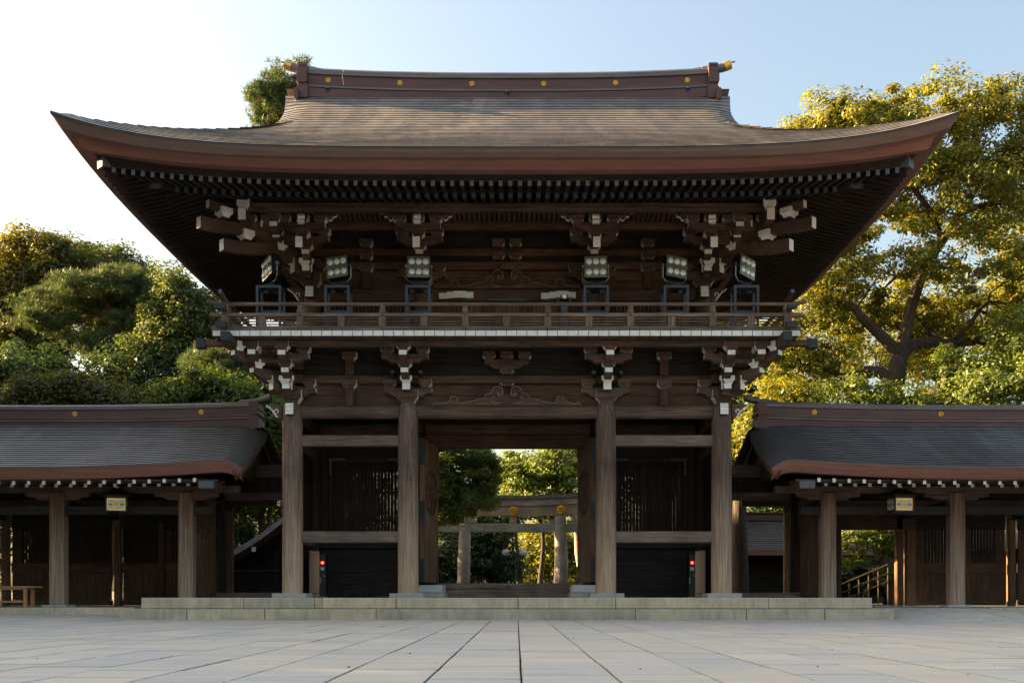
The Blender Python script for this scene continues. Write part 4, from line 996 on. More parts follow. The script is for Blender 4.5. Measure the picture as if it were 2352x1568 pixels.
for px, yaw, roll, lab in ((622, -52, -14, 'leftmost balcony floodlight, turned sharply left, on blue-grey stand'), (778, -14, -5, 'second balcony floodlight from the left, slightly turned, on blue-grey stand'),
        (962, 3, 0, 'balcony floodlight straight above the left centre pillar, facing forward'), (1368, -2, 0, 'balcony floodlight straight above the right centre pillar, warm lenses facing forward'),
        (1550, 18, 5, 'second balcony floodlight from the right, slightly turned, on blue-grey stand'), (1710, 38, 10, 'rightmost balcony floodlight, turned right, on blue-grey stand')):
    flood(DX(px, sB), R(yaw), R(-4), R(roll), lab)
def spot(px, py, Y, tilt, label):
    s = 2352/(23.52+Y); x_, z_ = DX(px, s), .5+(1369-py)/s
    t = thing('spot_light', label, 'spotlight', (x_, Y, z_-.07), 'small spotlights under the balcony')
    M = Matrix.Translation((x_, Y, z_)) @ Matrix.Rotation(R(tilt), 4, 'Z') @ Matrix.Rotation(R(90-20), 4, 'X')
    mk('lamp_can', B().lathe(0, 0, [(.03, -.2), (.05, -.16), (.055, -.05), (.072, 0), (.072, .03), (.06, .03), (.055, .0)], 16, 0, False).xf(M), BLACKM, t, 40)
    mk('lamp_lens', B().lathe(0, 0, [(.050, .0), (.03, -.012), (.012, .01)], 16).xf(M), STEEL, t, 40)
    mk('lamp_arm', B().tube([(x_, Y+.15, z_+.05), (x_, Y+.2, z_+.16), (x_, Y+.32, z_+.2)], .014, 6), BLACKM, t)
for a in ((901.5, 853.7, -.45, -12, 'small round spotlight left of the left centre pillar bracket'), (966, 854, -.45, 12, 'small round spotlight right of the left centre pillar bracket'),
          (1364, 855, -.45, -8, 'small round spotlight left of the right centre pillar bracket'), (1427, 855.5, -.45, 12, 'small round spotlight right of the right centre pillar bracket'),
          (602, 890, -.3, -25, 'small round spotlight below the left corner bracket'), (1732, 891, -.3, 25, 'small round spotlight below the right corner bracket')): spot(*a)
# security camera on the balcony
x_ = DX(1296, 2352/22.6); t = thing('security_camera', 'black security camera on a short grey post behind the balcony rail', 'camera', (x_, -.9, 6.236))
mk('camera_post', B().cbox(x_-.08, x_+.08, -.86, -.70, 6.237, 7.02, 'z', .01), STEELB, t)
h = mk('camera_housing', B().cbox(x_-.09, x_+.09, -1.0, -.7, 7.03, 7.13, 'y', .02).cbox(x_-.17, x_-.1, -.9, -.75, 7.0, 7.1, 'y', .01).cbox(x_+.1, x_+.17, -.9, -.75, 7.0, 7.1, 'y', .01), BLACKM, t)
mk('camera_lens', B().lathe(0, 0, [(.05, 0), (.05, .03), (.035, .035), (.02, .02)], 16).xf(Matrix.Translation((x_, -1.0, 7.085)) @ Matrix.Rotation(R(90), 4, 'X')), LENS, h)
# upright service boxes with red indicator in the side bays
for sx, lab in ((-1, 'brown metal service box with red lamp inside the left bay of the gate'), (1, 'brown metal service box with red lamp inside the right bay of the gate')):
    t = thing('service_box', lab, 'cabinet', (sx*4.5, .9, .47), 'service boxes beside the gate passage')
    e = lambda a, c: (min(sx*a, sx*c), max(sx*a, sx*c))
    bd = mk('cabinet_body', B().cbox(*e(4.31, 4.66), .78, 1.12, .50, 1.50, 'z', .008), BLACKM, t)
    b = B(); a, c = e(4.455, 4.69)
    b.add([(a, .74, .475), (c, .74, .475), (c, .74, 1.535+(.03 if sx < 0 else .06)), (a, .74, 1.535+(.06 if sx < 0 else .03)), (a, .775, .475), (c, .775, .475), (c, .775, 1.565), (a, .775, 1.565)], [(0,1,2,3),(7,6,5,4),(0,4,5,1),(1,5,6,2),(2,6,7,3),(3,7,4,0)])
    mk('front_panel', b, BRNM, t); mk('panel_slot', B().box(*e(4.50, 4.62), .735, .7395, .565, .585), BLACKM, t)
    q = (sx*4.385); mk('red_lamp', B().lathe(0, 0, [(.032, 0), (.03, .02), (.012, .034)], 14).xf(Matrix.Translation((q, .78, 1.30)) @ Matrix.Rotation(R(90), 4, 'X')), REDL, bd)
    mk('lamp_plate', B().box(q-.055, q+.055, .772, .779, 1.25, 1.35), plain('dark_red_plate', (.12,.01,.01), .4), bd)
    b = B()
    for k in range(3): b.box(q-.04+k*.03, q-.022+k*.03, .772, .779, 1.12, 1.2)
    b.box(q-.06, q-.05, .772, .779, .8, .95).lathe(q+.045, .775, [(.012, .98), (.012, 1.0)], 6); mk('label_plate', b, PANEL, bd)
# ---- hanging lanterns
def lantern(xc, yc, z, rz, label):
    t = thing('hanging_lantern', label, 'lantern', (xc, yc, z), 'lanterns hanging from the corridor eaves', 0)
    M = Matrix.Translation((xc, yc, z)) @ Matrix.Rotation(rz, 4, 'Z') @ Matrix.Scale(1.18, 4)
    def roof4(r0, z0, r1, z1, b):
        b.add([(-r0,-r0,z0),(r0,-r0,z0),(r0,r0,z0),(-r0,r0,z0),(-r1,-r1,z1),(r1,-r1,z1),(r1,r1,z1),(-r1,r1,z1)], [(0,1,5,4),(1,2,6,5),(2,3,7,6),(3,0,4,7),(3,2,1,0),(4,5,6,7)])
    b = B(); roof4(.30, .30, .17, .355, b); roof4(.17, .355, .06, .43, b); roof4(.215, .275, .215, .30, b); rf = mk('lantern_roof', b.xf(M), BLACKM, t)
    mk('gilded_finial', B().lathe(0, 0, [(.025, .43), (.05, .455), (.055, .49), (.03, .52), (.035, .535), (.012, .56)], 12).xf(M), GOLD, rf, 50)
    mk('hanger', B().tube([(0, 0, .55), (0, 0, 1.0)], .012, 6).xf(M), BLACKM, t)
    b = B()
    for a, c in ((-1,-1),(1,-1),(1,1),(-1,1)): b.box(a*.185-.015, a*.185+.015, c*.185-.015, c*.185+.015, 0, .275)
    for z0, z1 in ((-.03, .0), (.245, .275)): b.box(-.2, .2, -.2, .2, z0, z1)
    fr = mk('lantern_frame', b.xf(M), BLACKM, t)
    for k in range(4):
        Q = M @ Matrix.Rotation(R(90*k), 4, 'Z') @ Matrix.Translation((0, -.178, 0))
        pn = mk('lantern_panel', B().box(-.168, .168, 0, .01, .002, .243).xf(Q), PANEL, t)
        g = B().box(-.168, .168, -.008, -.001, .002, .022).box(-.168, .168, -.008, -.001, .205, .225).box(-.168, -.152, -.008, -.001, .022, .205).box(.152, .168, -.008, -.001, .022, .205)
        mk('gilded_rim', g.xf(Q), GOLD, pn)
        mk('lantern_crest', petals(B(), .055, 12, .006).xf(Q @ Matrix.Translation((0, -.002, .113))), GOLD, pn)
        for xa in (-.15, .07):
            for za in (.10, .118): mk('panel_bar', B().box(xa, xa+.08, -.006, -.001, za, za+.008).xf(Q), BLACKM, pn)
lantern(-9.10, .35, 2.49, R(18), 'square black and gold hanging lantern under the left corridor eave')
lantern(9.16, .35, 2.49, R(4), 'square black and gold hanging lantern under the right corridor eave')
# ---- bench
t = thing('wooden_bench', 'plain light wooden slatted bench standing in the left corridor', 'bench', (-12.1, .05, .25))
for k in range(5): mk('seat_slat', B().cbox(-12.9, -10.8, -.17+k*.092, -.088+k*.092, .70, .735, 'x', .006), BENCHW, t)
for xx in (-12.75, -11.0):
    for yy in (-.13, .22): mk('leg', B().cbox(xx-.035, xx+.035, yy-.035, yy+.035, .252, .66, 'z', .006), BENCHW, t)
    mk('end_rail', B().cbox(xx-.03, xx+.03, -.15, .26, .66, .698, 'y', .006), BENCHW, t)
mk('stretcher', B().cbox(-12.71, -11.04, .02, .07, .36, .40, 'x', .006), BENCHW, t); mk('apron', B().cbox(-12.71, -11.04, -.14, -.10, .655, .698, 'x', .006), BENCHW, t)
# ---- torii beyond the gate
TY = 26.0
tor = thing('torii_gate', 'grey timber torii with gilded crests standing beyond the open gate', 'torii', (.03, TY, .16))
TW = wood('torii_wood', (.27,.255,.23), (.38,.36,.33), (.48,.455,.42), 'z'); TWX = wood('torii_beam_wood', (.36,.275,.20), (.49,.385,.29), (.60,.485,.38), 'x'); TWG = wood('torii_beam_grey', (.28,.27,.255), (.39,.375,.355), (.48,.465,.44), 'x')
for xx, dx in ((-2.32, .06), (2.38, -.06)):
    mk('column', B().tube([(xx-dx, TY, .16), (xx, TY, 2.5), (xx+dx, TY, 4.4)], [.32, .30, .275], 20), TW, tor, 50)
    for a, c in ((xx-.62, xx-.27), (xx+.27, xx+.62)): mk('tie_wedge', B().cbox(a, c, TY-.14, TY+.14, 4.04, 4.17, 'x', .02), TWG, tor)
mk('tie_beam', B().cbox(-4.6, 4.66, TY-.11, TY+.11, 3.60, 4.02, 'x', .02), TWG, tor); mk('centre_strut', B().cbox(-.13, .23, TY-.12, TY+.12, 4.03, 4.4, 'z', .02), TWX, tor)
def curved(z0, z1, y0, hw, up):
    b = B(); rows = []
    for xx in np.linspace(-hw, hw, 25):
        e = up*(abs(xx)/hw)**2.2; rows.append([(xx+.03, TY-y0, z0+e), (xx+.03, TY+y0, z0+e), (xx+.03, TY+y0, z1+e), (xx+.03, TY-y0, z1+e), (xx+.03, TY-y0, z0+e)])
    b.grid(rows); b.f += [(0,1,2,3), (120, 123, 122, 121)]; b.m += [0, 0]; return b
mk('lower_lintel', curved(4.38, 4.86, .19, 4.9, .28), TWX, tor); mk('upper_lintel', curved(4.863, 5.18, .26, 5.2, .32), TWG, tor)
q = curved(5.183, 5.26, .36, 5.35, .34); mk('lintel_roof', q, SHINGW, tor); mk('lintel_roof', curved(5.262, 5.36, .24, 5.32, .345), SHINGW, tor)
me = mesh('gilded_crest', petals(B(), .22, 16, .04), GOLD)
for xx in (-2.30, .06, 2.36): place('gilded_crest', me, tor, (xx, TY-.195, 4.62+.28*(abs(xx)/4.9)**2.2))
# ---- lamp on the path
t = thing('path_lamp', 'double globe path lamp among the trees behind the torii', 'lamp', (.1, 34, .2))
mk('post', B().tube([(.1, 34, .2), (.1, 34, 2.9)], .06, 8), BLACKM, t); mk('arm', B().tube([(-.45, 34, 2.75), (.65, 34, 2.75)], .03, 6), BLACKM, t)
for xx in (-.4, .6): mk('globe', B().lathe(xx, 34, [(.06, 2.76), (.2, 2.82), (.24, 2.95), (.2, 3.08), (.05, 3.16)], 14), PANEL, t, 60)
# ---- buildings behind
def far_roof(b, x0, x1, yf, yr, ze, zr, m=0):
    rows = []
    for k in range(15):
        t_ = k/14; rows.append([(x0, yf+(yr-yf)*t_, ze+(zr-ze)*(.7*t_+.3*t_*t_)), (x1, yf+(yr-yf)*t_, ze+(zr-ze)*(.7*t_+.3*t_*t_))])
    out = []
    for k in range(14): b.grid([[(p[0], p[1], p[2]+.05) for p in rows[k]], rows[k+1]], m); b.grid([rows[k], [(p[0], p[1], p[2]+.05) for p in rows[k]]], m)
def building(name, label, x0, x1, y0, y1, ze, zr, nraf=0):
    t = thing(name, label, 'building', ((x0+x1)/2, (y0+y1)/2, .2)); ym = (y0+y1)/2
    for s_ in (0, 1):
        b = B(); far_roof(b, x0-.6, x1+.6, y0-1.1 if not s_ else y1+1.1, ym, ze, zr); mk('roof', b, SHINGW, t, fix=False)
    mk('roof_fascia', B().cbox(x0-.6, x1+.6, y0-1.12, y0-.9, ze-.2, ze, 'x', .02), FASC, t)
    mk('ridge', B().cbox(x0-.3, x1+.3, ym-.25, ym+.25, zr-.05, zr+.28, 'x', .05).cbox(x0-.3, x1+.3, ym-.32, ym+.32, zr+.28, zr+.36, 'x', .03), RIDGE, t)
    n = int((x1-x0)/2.2)
    for k in range(n+1):
        xx = x0+(x1-x0)*k/n; mk('post', B().cbox(xx-.1, xx+.1, y0-.1, y0+.1, .2, ze-.15, 'z', .02), WDZ, t)
    mk('wall', B().box(x0, x1, y0+.9, y1, .2, ze), WDK, t)
    for k in range(nraf):
        xx = x0+.3+k*.35; mk('rafter', B().beam((xx, y0-.85, ze-.24), (xx, y0+.4, ze+.05), .08, .09, 0, 1), [WY, WHITE], t)
    return t
building('shrine_office', 'low shrine building with grey roof seen through the right side passage', 9.3, 15.6, 19.0, 24.5, 2.35, 3.85)
building('shrine_hall', 'further grey-roofed shrine building seen through the right corridor doorway', 16.8, 27, 21.5, 27.5, 2.75, 4.3, 14)
mk('orange_screen', B().cbox(11.5, 12.6, 18.2, 18.3, .5, 1.05, 'x', .01), plain('orange_timber', (.45,.16,.04), .6), bpy.data.objects['shrine_office'])
# small gabled hall with a sweeping verge on the left
t = thing('side_hall', 'small dark hall with upward-sweeping curved roof seen left of the gate', 'building', (-7.2, 12, .2))
cx_, hw = -7.2, 3.2; top = []; low = []
for k in range(17):
    u = k/16; xx = cx_-hw+hw*u; zz = 1.45+1.75*(.45*u+.55*u*u); top.append((xx, zz)); low.append((xx, zz-.28))
for s_ in (1, -1):
    P = [(cx_+(x_-cx_)*s_, z_) for x_, z_ in top]
    b = B()
    for k in range(16): b.add([(P[k][0], 9.6, P[k][1]), (P[k+1][0], 9.6, P[k+1][1]-.02), (P[k+1][0], 15.5, P[k+1][1]-.02), (P[k][0], 15.5, P[k][1])], [(0,1,2,3)])
    mk('roof', b, SHINGW, t, fix=False)
    b = B(); b.grid([[(x_, 9.6, z_) for x_, z_ in P], [(x_, 9.56, z_-.20) for x_, z_ in P], [(x_, 9.72, z_-.24) for x_, z_ in P]]); mk('verge_tiles', b, RIDGEG, t)
    b = B(); b.grid([[(x_, 9.66, z_-.22) for x_, z_ in P], [(x_, 9.72, z_-.40) for x_, z_ in P]]); mk('barge_board', b, WXR, t)
mk('wall', B().add([(x_, 10.2, z_-.2) for x_, z_ in top] + [(2*cx_-x_, 10.2, z_-.2) for x_, z_ in top[::-1][1:]] + [(cx_+hw-.6, 10.2, .2), (cx_-hw+.6, 10.2, .2)], [tuple(range(35))]), WDK, t)
mk('purlin_end', B().box(-8.35, -8.22, 9.6, 10.0, 1.95, 2.1, 0, 1), [WY, WHITE], t)
for xx in (-9.2, -7.6): mk('post', B().cbox(xx-.09, xx+.09, 9.9, 10.1, .2, 1.9, 'z', .02), WDZ, t)
mk('fence_rail', B().cbox(-10.5, -7.0, 9.3, 9.36, 1.28, 1.34, 'x', .01), WDZ, t)
RAILM = plain('brown_rail_metal', (.13,.095,.075), .5, .4)
# handrail by the steps beyond the right doorway
t = thing('stair_handrail', 'sloping metal handrail seen through the right corridor doorway', 'handrail', (10.0, 6.0, .2))
sH = 2352/29.5; H = lambda px, py: Vector((DX(px, sH), 6.0, .5+(1369-py)/sH))
a, c = H(1929, 1343), H(2040, 1296); c2 = H(2040, 1388)
mk('top_bar', B().tube([a-(c-a)*.3, a, c-(c-a)*.03, c], .024, 8), RAILM, t); 
for d in (.24, .48): mk('lower_bar', B().tube([a-Vector((0,0,d))-(c-a)*.3, c-Vector((0,0,d))], .016, 6), RAILM, t)
for k in range(6):
    p = a+(c-a)*(k/5); mk('post', B().tube([p, Vector((p.x, p.y, -.0))], .018, 6), RAILM, t)
# ================================================================ TREES
RG = np.random.default_rng(12)
def unit(n):
    v = RG.normal(size=(n, 3)); return v/np.linalg.norm(v, axis=1, keepdims=True)
def leaf_quads(P, Nn, size, asp=.5):
    """one folded rhombic leaf per point; Nn = preferred leaf normal"""
    n = len(P); nr = Nn + unit(n)*.75; nr /= np.linalg.norm(nr, axis=1, keepdims=True)
    a = np.cross(nr, unit(n)); a /= np.linalg.norm(a, axis=1, keepdims=True) + 1e-9
    b = np.cross(nr, a); L = (size*RG.uniform(.65, 1.3, n))[:, None]
    a = a*L*.5; b = b*L*.5*asp
    V = np.stack([P-a, P-b*1.0+nr*L*.06, P+a, P+b*1.0+nr*L*.06], 1).reshape(-1, 3)
    return V
def quads_obj(name, V, mat, parent):
    n = len(V)//4; c = np.array([V[:,0].mean(), V[:,1].mean(), V[:,2].min()]); V = V-c
    me = bpy.data.meshes.new(name); me.vertices.add(4*n); me.vertices.foreach_set('co', V.astype(np.float32).ravel())
    me.loops.add(4*n); me.loops.foreach_set('vertex_index', np.arange(4*n, dtype=np.int32))
    me.polygons.add(n); me.polygons.foreach_set('loop_start', np.arange(0, 4*n, 4, dtype=np.int32)); me.polygons.foreach_set('loop_total', np.full(n, 4, dtype=np.int32))
    me.materials.append(mat); me.update(calc_edges=True)
    return place(name, me, parent, c)
def bez(p, q, k, sag, rng):
    p, q = np.array(p), np.array(q); d = np.linalg.norm(q-p); m1 = p+(q-p)*.35+rng.normal(size=3)*d*.10+np.array([0,0,sag*d]); m2 = p+(q-p)*.7+rng.normal(size=3)*d*.09+np.array([0,0,sag*d*.6])
    t = np.linspace(0, 1, k)[:, None]
    return (1-t)**3*p + 3*(1-t)**2*t*m1 + 3*(1-t)*t*t*m2 + t**3*q
def clumps(blobs, n, shell=.5):
    vol = np.array([b[3]*b[4]*b[5] for b in blobs])**.75; k = RG.choice(len(blobs), n, p=vol/vol.sum())
    B_ = np.array(blobs); d = unit(n); r = RG.uniform(shell**3, 1, n)**(1/3)
    return B_[k, :3] + d*B_[k, 3:6]*r[:, None], d
def tree(name, label, cat, base, r0, fork, blobs, ncl, per, lsize, leaf, bark=None, rc=.7, flat=.6, limbs=7, asp=.5, group=None, shell=.5, twig=.022, pine=False, lean=None):
    bark = bark or BARK; t = thing(name, label, cat, base, group); base = np.array(base, float); fork = np.array(fork, float)
    Cc, D = clumps(blobs, ncl, shell)
    rr_ = random.Random(len(label)*7+int(base[0]*10)); rng = np.random.default_rng(int(abs(base[0])*100)+ncl)
    Cc = Cc + np.clip(rng.normal(size=Cc.shape), -1.4, 1.4)*rc*.3
    b = B(); tp = bez(base, fork, 8, 0, rng); tr = [r0*(1.3 if i == 0 else 1-.4*i/7) for i in range(8)]; b.tube([tuple(p) for p in tp], tr, 10)
    nP = [tp[i] for i in (5, 6, 7)]; nR = [tr[i] for i in (5, 6, 7)]
    idx = rng.choice(ncl, min(limbs, ncl), replace=False); idx = sorted(idx, key=lambda i: -np.linalg.norm(Cc[i]-fork) if rng.random() < .35 else np.linalg.norm(Cc[i]-fork))
    for i in idx:                                            # limbs fork from the nearest limb already grown
        q = Cc[i]; A = np.array(nP); dist = np.linalg.norm(A-q, axis=1) - np.array(nR)*3 + (A[:, 2] > q[2]+.6)*1.5; j = int(dist.argmin()); L = np.linalg.norm(A[j]-q)
        k = 9; pth = bez(A[j], q, k, .10, rng); pth[1:-1] += rng.normal(size=(k-2, 3))*min(.16, L*.025); ra = min(nR[j]*.78, .05+.055*L)
        rad = [max(.016, ra*(1-.8*m/(k-1))) for m in range(k)]; b.tube([tuple(p) for p in pth], rad, 7); nP += list(pth[2:]); nR += rad[2:]
    nd = np.array(nP)
    for i in range(ncl):
        if twig <= 0: break
        dist = np.linalg.norm(nd-Cc[i], axis=1); j = int(dist.argmin())
        if .15 < dist[j]:
            pth = bez(nd[j], Cc[i], 5, .05, rng); ra = min(nR[j]*.8, .06, twig*(1+dist[j]*.5)); b.tube([tuple(p) for p in pth], [ra, ra*.8, ra*.6, ra*.4, ra*.25], 4)
    mk('trunk', b, bark, t, 50, fix=False)
    npt = ncl*per; ci = np.repeat(np.arange(ncl), per); sz = (RG.uniform(.35, 1.5, ncl)*rc)[ci]
    d = unit(npt); r = RG.uniform(.15, 1, npt)**.5; off = d*(r*sz)[:, None]; off[:, 2] *= flat
    P = Cc[ci] + off
    if pine:
        k_ = 14; P = np.repeat(P[::k_], k_, 0)[:npt]; up = np.tile(np.array([0, 0, .55]), (npt, 1)) + d[::1]*.2; V = leaf_needles(P, up, lsize)
    else:
        nrm = d*.6 + np.array([0, 0, .7]) + D[ci]*.3; V = leaf_quads(P, nrm, lsize, asp)
    quads_obj('crown', V, LF[leaf], t); return t
def leaf_needles(P, up, L):
    n = len(P); a = up + unit(n)*1.0; a /= np.linalg.norm(a, axis=1, keepdims=True); s = np.cross(a, unit(n)); s /= np.linalg.norm(s, axis=1, keepdims=True)
    l = (L*RG.uniform(.7, 1.3, n))[:, None]; w_ = l*.085
    return np.stack([P-s*w_*.5, P+s*w_*.5, P+a*l+s*w_*.25, P+a*l-s*w_*.25], 1).reshape(-1, 3)
def wp(px, py, Y): s = 2352/(23.52+Y); return (DX(px, s), Y, .5+(1369-py)/s)
def blob(px, py, Y, rx, ry, rd=None):
    s = 2352/(23.52+Y); x_, y_, z_ = wp(px, py, Y); return (x_, y_, z_, rx/s, (rd if rd else rx/s), ry/s)
# --- right: the big camphor and its neighbours
Y = 13
R1 = [blob(1960,330,Y,150,95,2.4), blob(2120,300,Y,170,90,2.6), blob(2290,310,Y,170,100,2.6), blob(1850,360,Y+.5,70,55,1.6), blob(2060,420,Y-1,160,100,2.4), blob(2230,450,Y-1,160,110,2.4), blob(2380,420,Y,120,120,2.4),
      blob(2020,560,Y-1.5,120,80,1.9), blob(2250,590,Y-2,140,80,1.9), blob(1930,680,Y+1.5,90,60,1.6), blob(2140,650,Y+2,90,60,1.4), blob(1880,320,Y,80,50,1.6), blob(1930,290,Y,80,45,1.6), blob(1850,720,Y,70,50,1.3), blob(1900,600,Y,80,60,1.6), blob(1830,790,Y+.5,60,50,1.3), blob(1990,740,Y+2,80,50,1.4), blob(2130,760,Y+2,80,60,1.4), blob(2280,720,Y+1.5,90,60,1.6), blob(2370,620,Y,80,90,1.6), blob(1900,820,Y+1,70,45,1.3), blob(2360,800,Y+1,70,60,1.4)]
tree('camphor_tree', 'huge round camphor tree with sunlit golden top right of the gate', 'tree', (14.2, Y, .1), .5, wp(2065, 820, Y), R1, 980, 150, .15, 'camphor', rc=.55, limbs=70, shell=.5, asp=.48, group=None, twig=.026)
Y = 11
R2 = [blob(2310,870,Y-1,130,55,1.8), blob(2230,905,Y-1,60,40,1.5), blob(2090,915,Y-.5,60,24,1.2), blob(1980,900,Y,50,40,1.2), blob(1860,920,Y,60,22,1.2), blob(2350,770,Y,60,70,1.6), blob(2180,840,Y,50,30,1.2)]
tree('camphor_tree', 'lower camphor tree with dark spreading limbs directly above the right corridor roof', 'tree', (14.4, Y, .1), .42, wp(2150, 900, Y), R2, 210, 150, .13, 'maple', rc=.55, limbs=24, shell=.3, group='camphor trees behind the right corridor')
Y = 27
R3 = [blob(1760,860,Y,110,110,3), blob(1900,820,Y,130,110,3), blob(2080,790,Y+2,150,120,3), blob(2260,760,Y+2,160,140,3), blob(2400,700,Y,130,150,3), blob(1800,960,Y,120,90,3)]
tree('camphor_tree', 'golden backlit tree filling the gaps behind the right camphor limbs', 'tree', (19, Y, .1), .5, wp(1960, 900, Y), R3, 330, 150, .22, 'camphor', rc=1.1, limbs=16, shell=.2, group='camphor trees behind the right corridor')
Y = 9
R4 = [blob(1760,1000,Y,80,60,1.2), blob(1700,1040,Y+1,60,60,1.2), blob(1800,900,Y+1,60,40,1.0)]
tree('camphor_tree', 'thick-barked tree trunk standing in the right side passage', 'tree', (7.25, Y, .1), .30, wp(1716, 1060, Y), R4, 90, 160, .13, 'camphor', rc=.6, limbs=14, shell=.3)
# --- left side
Y = 20
L1 = [blob(150,705,Y,95,20,2), blob(250,680,Y,150,24,2.4), blob(360,705,Y,110,20,2), blob(300,655,Y,100,18,2), blob(430,725,Y,60,22,1.5), blob(120,740,Y-.5,70,18,1.5), blob(230,790,Y-.5,60,16,1.2), blob(330,745,Y-1,70,18,1.4)]
tree('red_pine', 'flat-topped red pine with reddish trunk rising above the left corridor roof', 'tree', (-17.6, Y, .1), .34, wp(262, 735, Y), L1, 420, 380, .17, 'pine', BARKR, rc=.5, flat=.42, limbs=16, pine=True, shell=.2)
tree_l = [
 ('broadleaf_tree', 'tall olive-gold evergreen at the far left edge of the skyline', (-25, 30, .1), .5, 30, [(80,600,110,60),(30,680,90,80),(160,640,90,60),(10,800,80,110),(100,760,70,60)], 'autumn', 480, 200),
 ('broadleaf_tree', 'dark dense evergreen on the skyline behind the flat red pine', (-19, 34, .1), .5, 34, [(210,640,100,70),(300,700,90,70),(130,600,70,45),(380,740,70,70)], 'oak', 480, 200),
 ('broadleaf_tree', 'rounded grey-green tree on the skyline left of the pointed one', (-15.5, 33, .1), .45, 33, [(330,690,80,50),(270,640,70,50),(400,740,80,60),(300,780,100,60)], 'oak', 420, 200),
 ('broadleaf_tree', 'pointed bright green tree beside the left end of the balcony', (-13.2, 18, .1), .35, 18, [(410,680,45,50),(420,760,75,75),(470,730,60,60),(390,850,90,70),(470,830,75,70),(360,800,40,50)], 'oak', 360, 200),
 ('broadleaf_tree', 'dark green tree below the red pine trunk behind the left corridor', (-17.5, 17, .1), .35, 17, [(300,860,90,60),(380,890,80,60),(60,860,110,60),(40,960,90,60),(200,900,60,30)], 'dark', 260, 170),
 ('broadleaf_tree', 'yellow-green round tree just behind the left corridor ridge near the gate', (-11.0, 12, .1), .3, 12, [(450,910,70,45),(520,940,70,50),(590,960,55,60),(620,1010,40,60),(400,935,50,30)], 'maple', 260, 170),
 ('broadleaf_tree', 'low olive bushy tree showing over the middle of the left corridor ridge', (-15.0, 11, .1), .25, 11, [(190,925,80,22),(110,915,55,34),(270,930,50,18),(160,885,30,18),(235,900,34,20),(60,930,40,16)], 'autumn', 120, 190),
 ('broadleaf_tree', 'dark foliage filling the gap behind the left side passage', (-9.3, 15, .1), .22, 15, [(560,1120,70,60),(600,1050,60,50),(640,1000,40,60),(530,1240,50,60)], 'dark', 160, 160)]
for nm, lab, base, r0, Y, bl, lf, nc, per in tree_l:
    bb = [blob(px, py, Y, rx, ry, 2.0 if Y > 15 else 1.2) for px, py, rx, ry in bl]
    big = Y > 25; fk = (base[0], Y, min(b_[2] for b_ in bb)+.5)
    tree(nm, lab, 'tree', base, r0, fk, bb, nc, per, .20 if big else .15, lf, rc=.9 if big else .6, limbs=12, shell=.35, group='trees behind the left corridor', flat=.7)
Y = 14
tree('pine_tree', 'soft green pine below the left balcony corner', 'tree', (-11.2, Y, .1), .25, wp(520, 900, Y), [blob(520,850,Y,80,40,1.5), blob(570,890,Y,80,40,1.5), blob(480,825,Y,50,25,1.2), blob(610,920,Y,50,30,1.2)], 150, 380, .17, 'pine', BARKR, rc=.42, flat=.5, limbs=10, pine=True, shell=.2)
Y = 17
tree('tall_pine', 'pine top showing above the main roof left of the ridge end', 'tree', (-8.6, Y, .1), .3, wp(650, 300, Y), [blob(645,212,Y,60,28,1), blob(630,245,Y,60,22,1), blob(660,185,Y,50,18,.9), blob(612,278,Y,42,14,.8), blob(600,215,Y,30,12,.8), blob(700,165,Y,40,12,.6), blob(650,275,Y,60,20,1), blob(560,318,Y,40,6,.6), blob(670,240,Y,60,40,1)], 110, 330, .2, 'pine', BARKR, rc=.42, flat=.6, limbs=12, pine=True, shell=.1)
Y = 16                                                        # bare trunks seen through the left side passage
for px, r0, top in ((582, .17, 1150), (612, .14, 1120), (545, .12, 1170)):
    a = wp(px, 1365, Y); f = wp(px+8, top, Y)
    tree('thin_tree', {582: 'slim grey trunk in the middle of the left side passage view', 612: 'slim grey trunk nearest the gate in the left side passage view', 545: 'slim leaning trunk beside the dark post of the left side passage'}[px], 'tree', a, r0, f, [blob(px-10, top-30, Y, 40, 30, .8)], 40, 120, .16, 'dark', BARKP, rc=.5, limbs=6)
# dead pale branches at the far left above the roof
tree('bare_shrub', 'pale leafless shrub above the left corridor roof near the frame edge', 'shrub', wp(70, 1000, 10.5), .08, wp(75, 940, 10.5), [blob(65,905,10.5,60,30,.6)], 60, 1, .03, 'autumn', BARKP, rc=.3, limbs=16, twig=.012)
# --- seen through the gate
Y = 19
tree('camphor_tree', 'rounded bright green camphor overhanging the torii on its left', 'tree', (-4.6, Y, .1), .4, wp(985, 1150, Y), [blob(1060,1040,Y,70,45,1.3), blob(1112,1085,Y,46,55,1.2), blob(1040,1130,Y,55,45,1.3), blob(1090,1150,Y-.3,45,35,1), blob(1020,1180,Y,35,30,1), blob(980,1090,Y,60,80,1.4)], 330, 230, .11, 'maple', rc=.4, limbs=12, shell=.5)
Y = 40
tree('broadleaf_tree', 'layered green tree with pale branches behind the torii crossbeam on the right', 'tree', (5.5, Y, .1), .35, wp(1300, 1160, Y), [blob(1240,1080,Y,80,45,2.5), blob(1300,1060,Y,60,60,2.5), blob(1200,1130,Y,60,30,2), blob(1280,1130,Y,70,35,2.2), blob(1170,1080,Y,30,40,1.5)], 230, 150, .22, 'maple', BARKP, rc=.9, flat=.35, limbs=14, shell=.2, group='trees behind the torii')
tree('broadleaf_tree', 'dark evergreen behind the left torii column', 'tree', (-3.0, 36, .1), .35, wp(1080, 1200, 36), [blob(1060,1250,36,80,70,2.5), blob(1120,1200,36,60,60,2.5), blob(1030,1310,36,70,50,2), blob(1140,1290,36,50,50,2)], 210, 140, .24, 'dark', rc=.9, limbs=8, group='trees behind the torii')
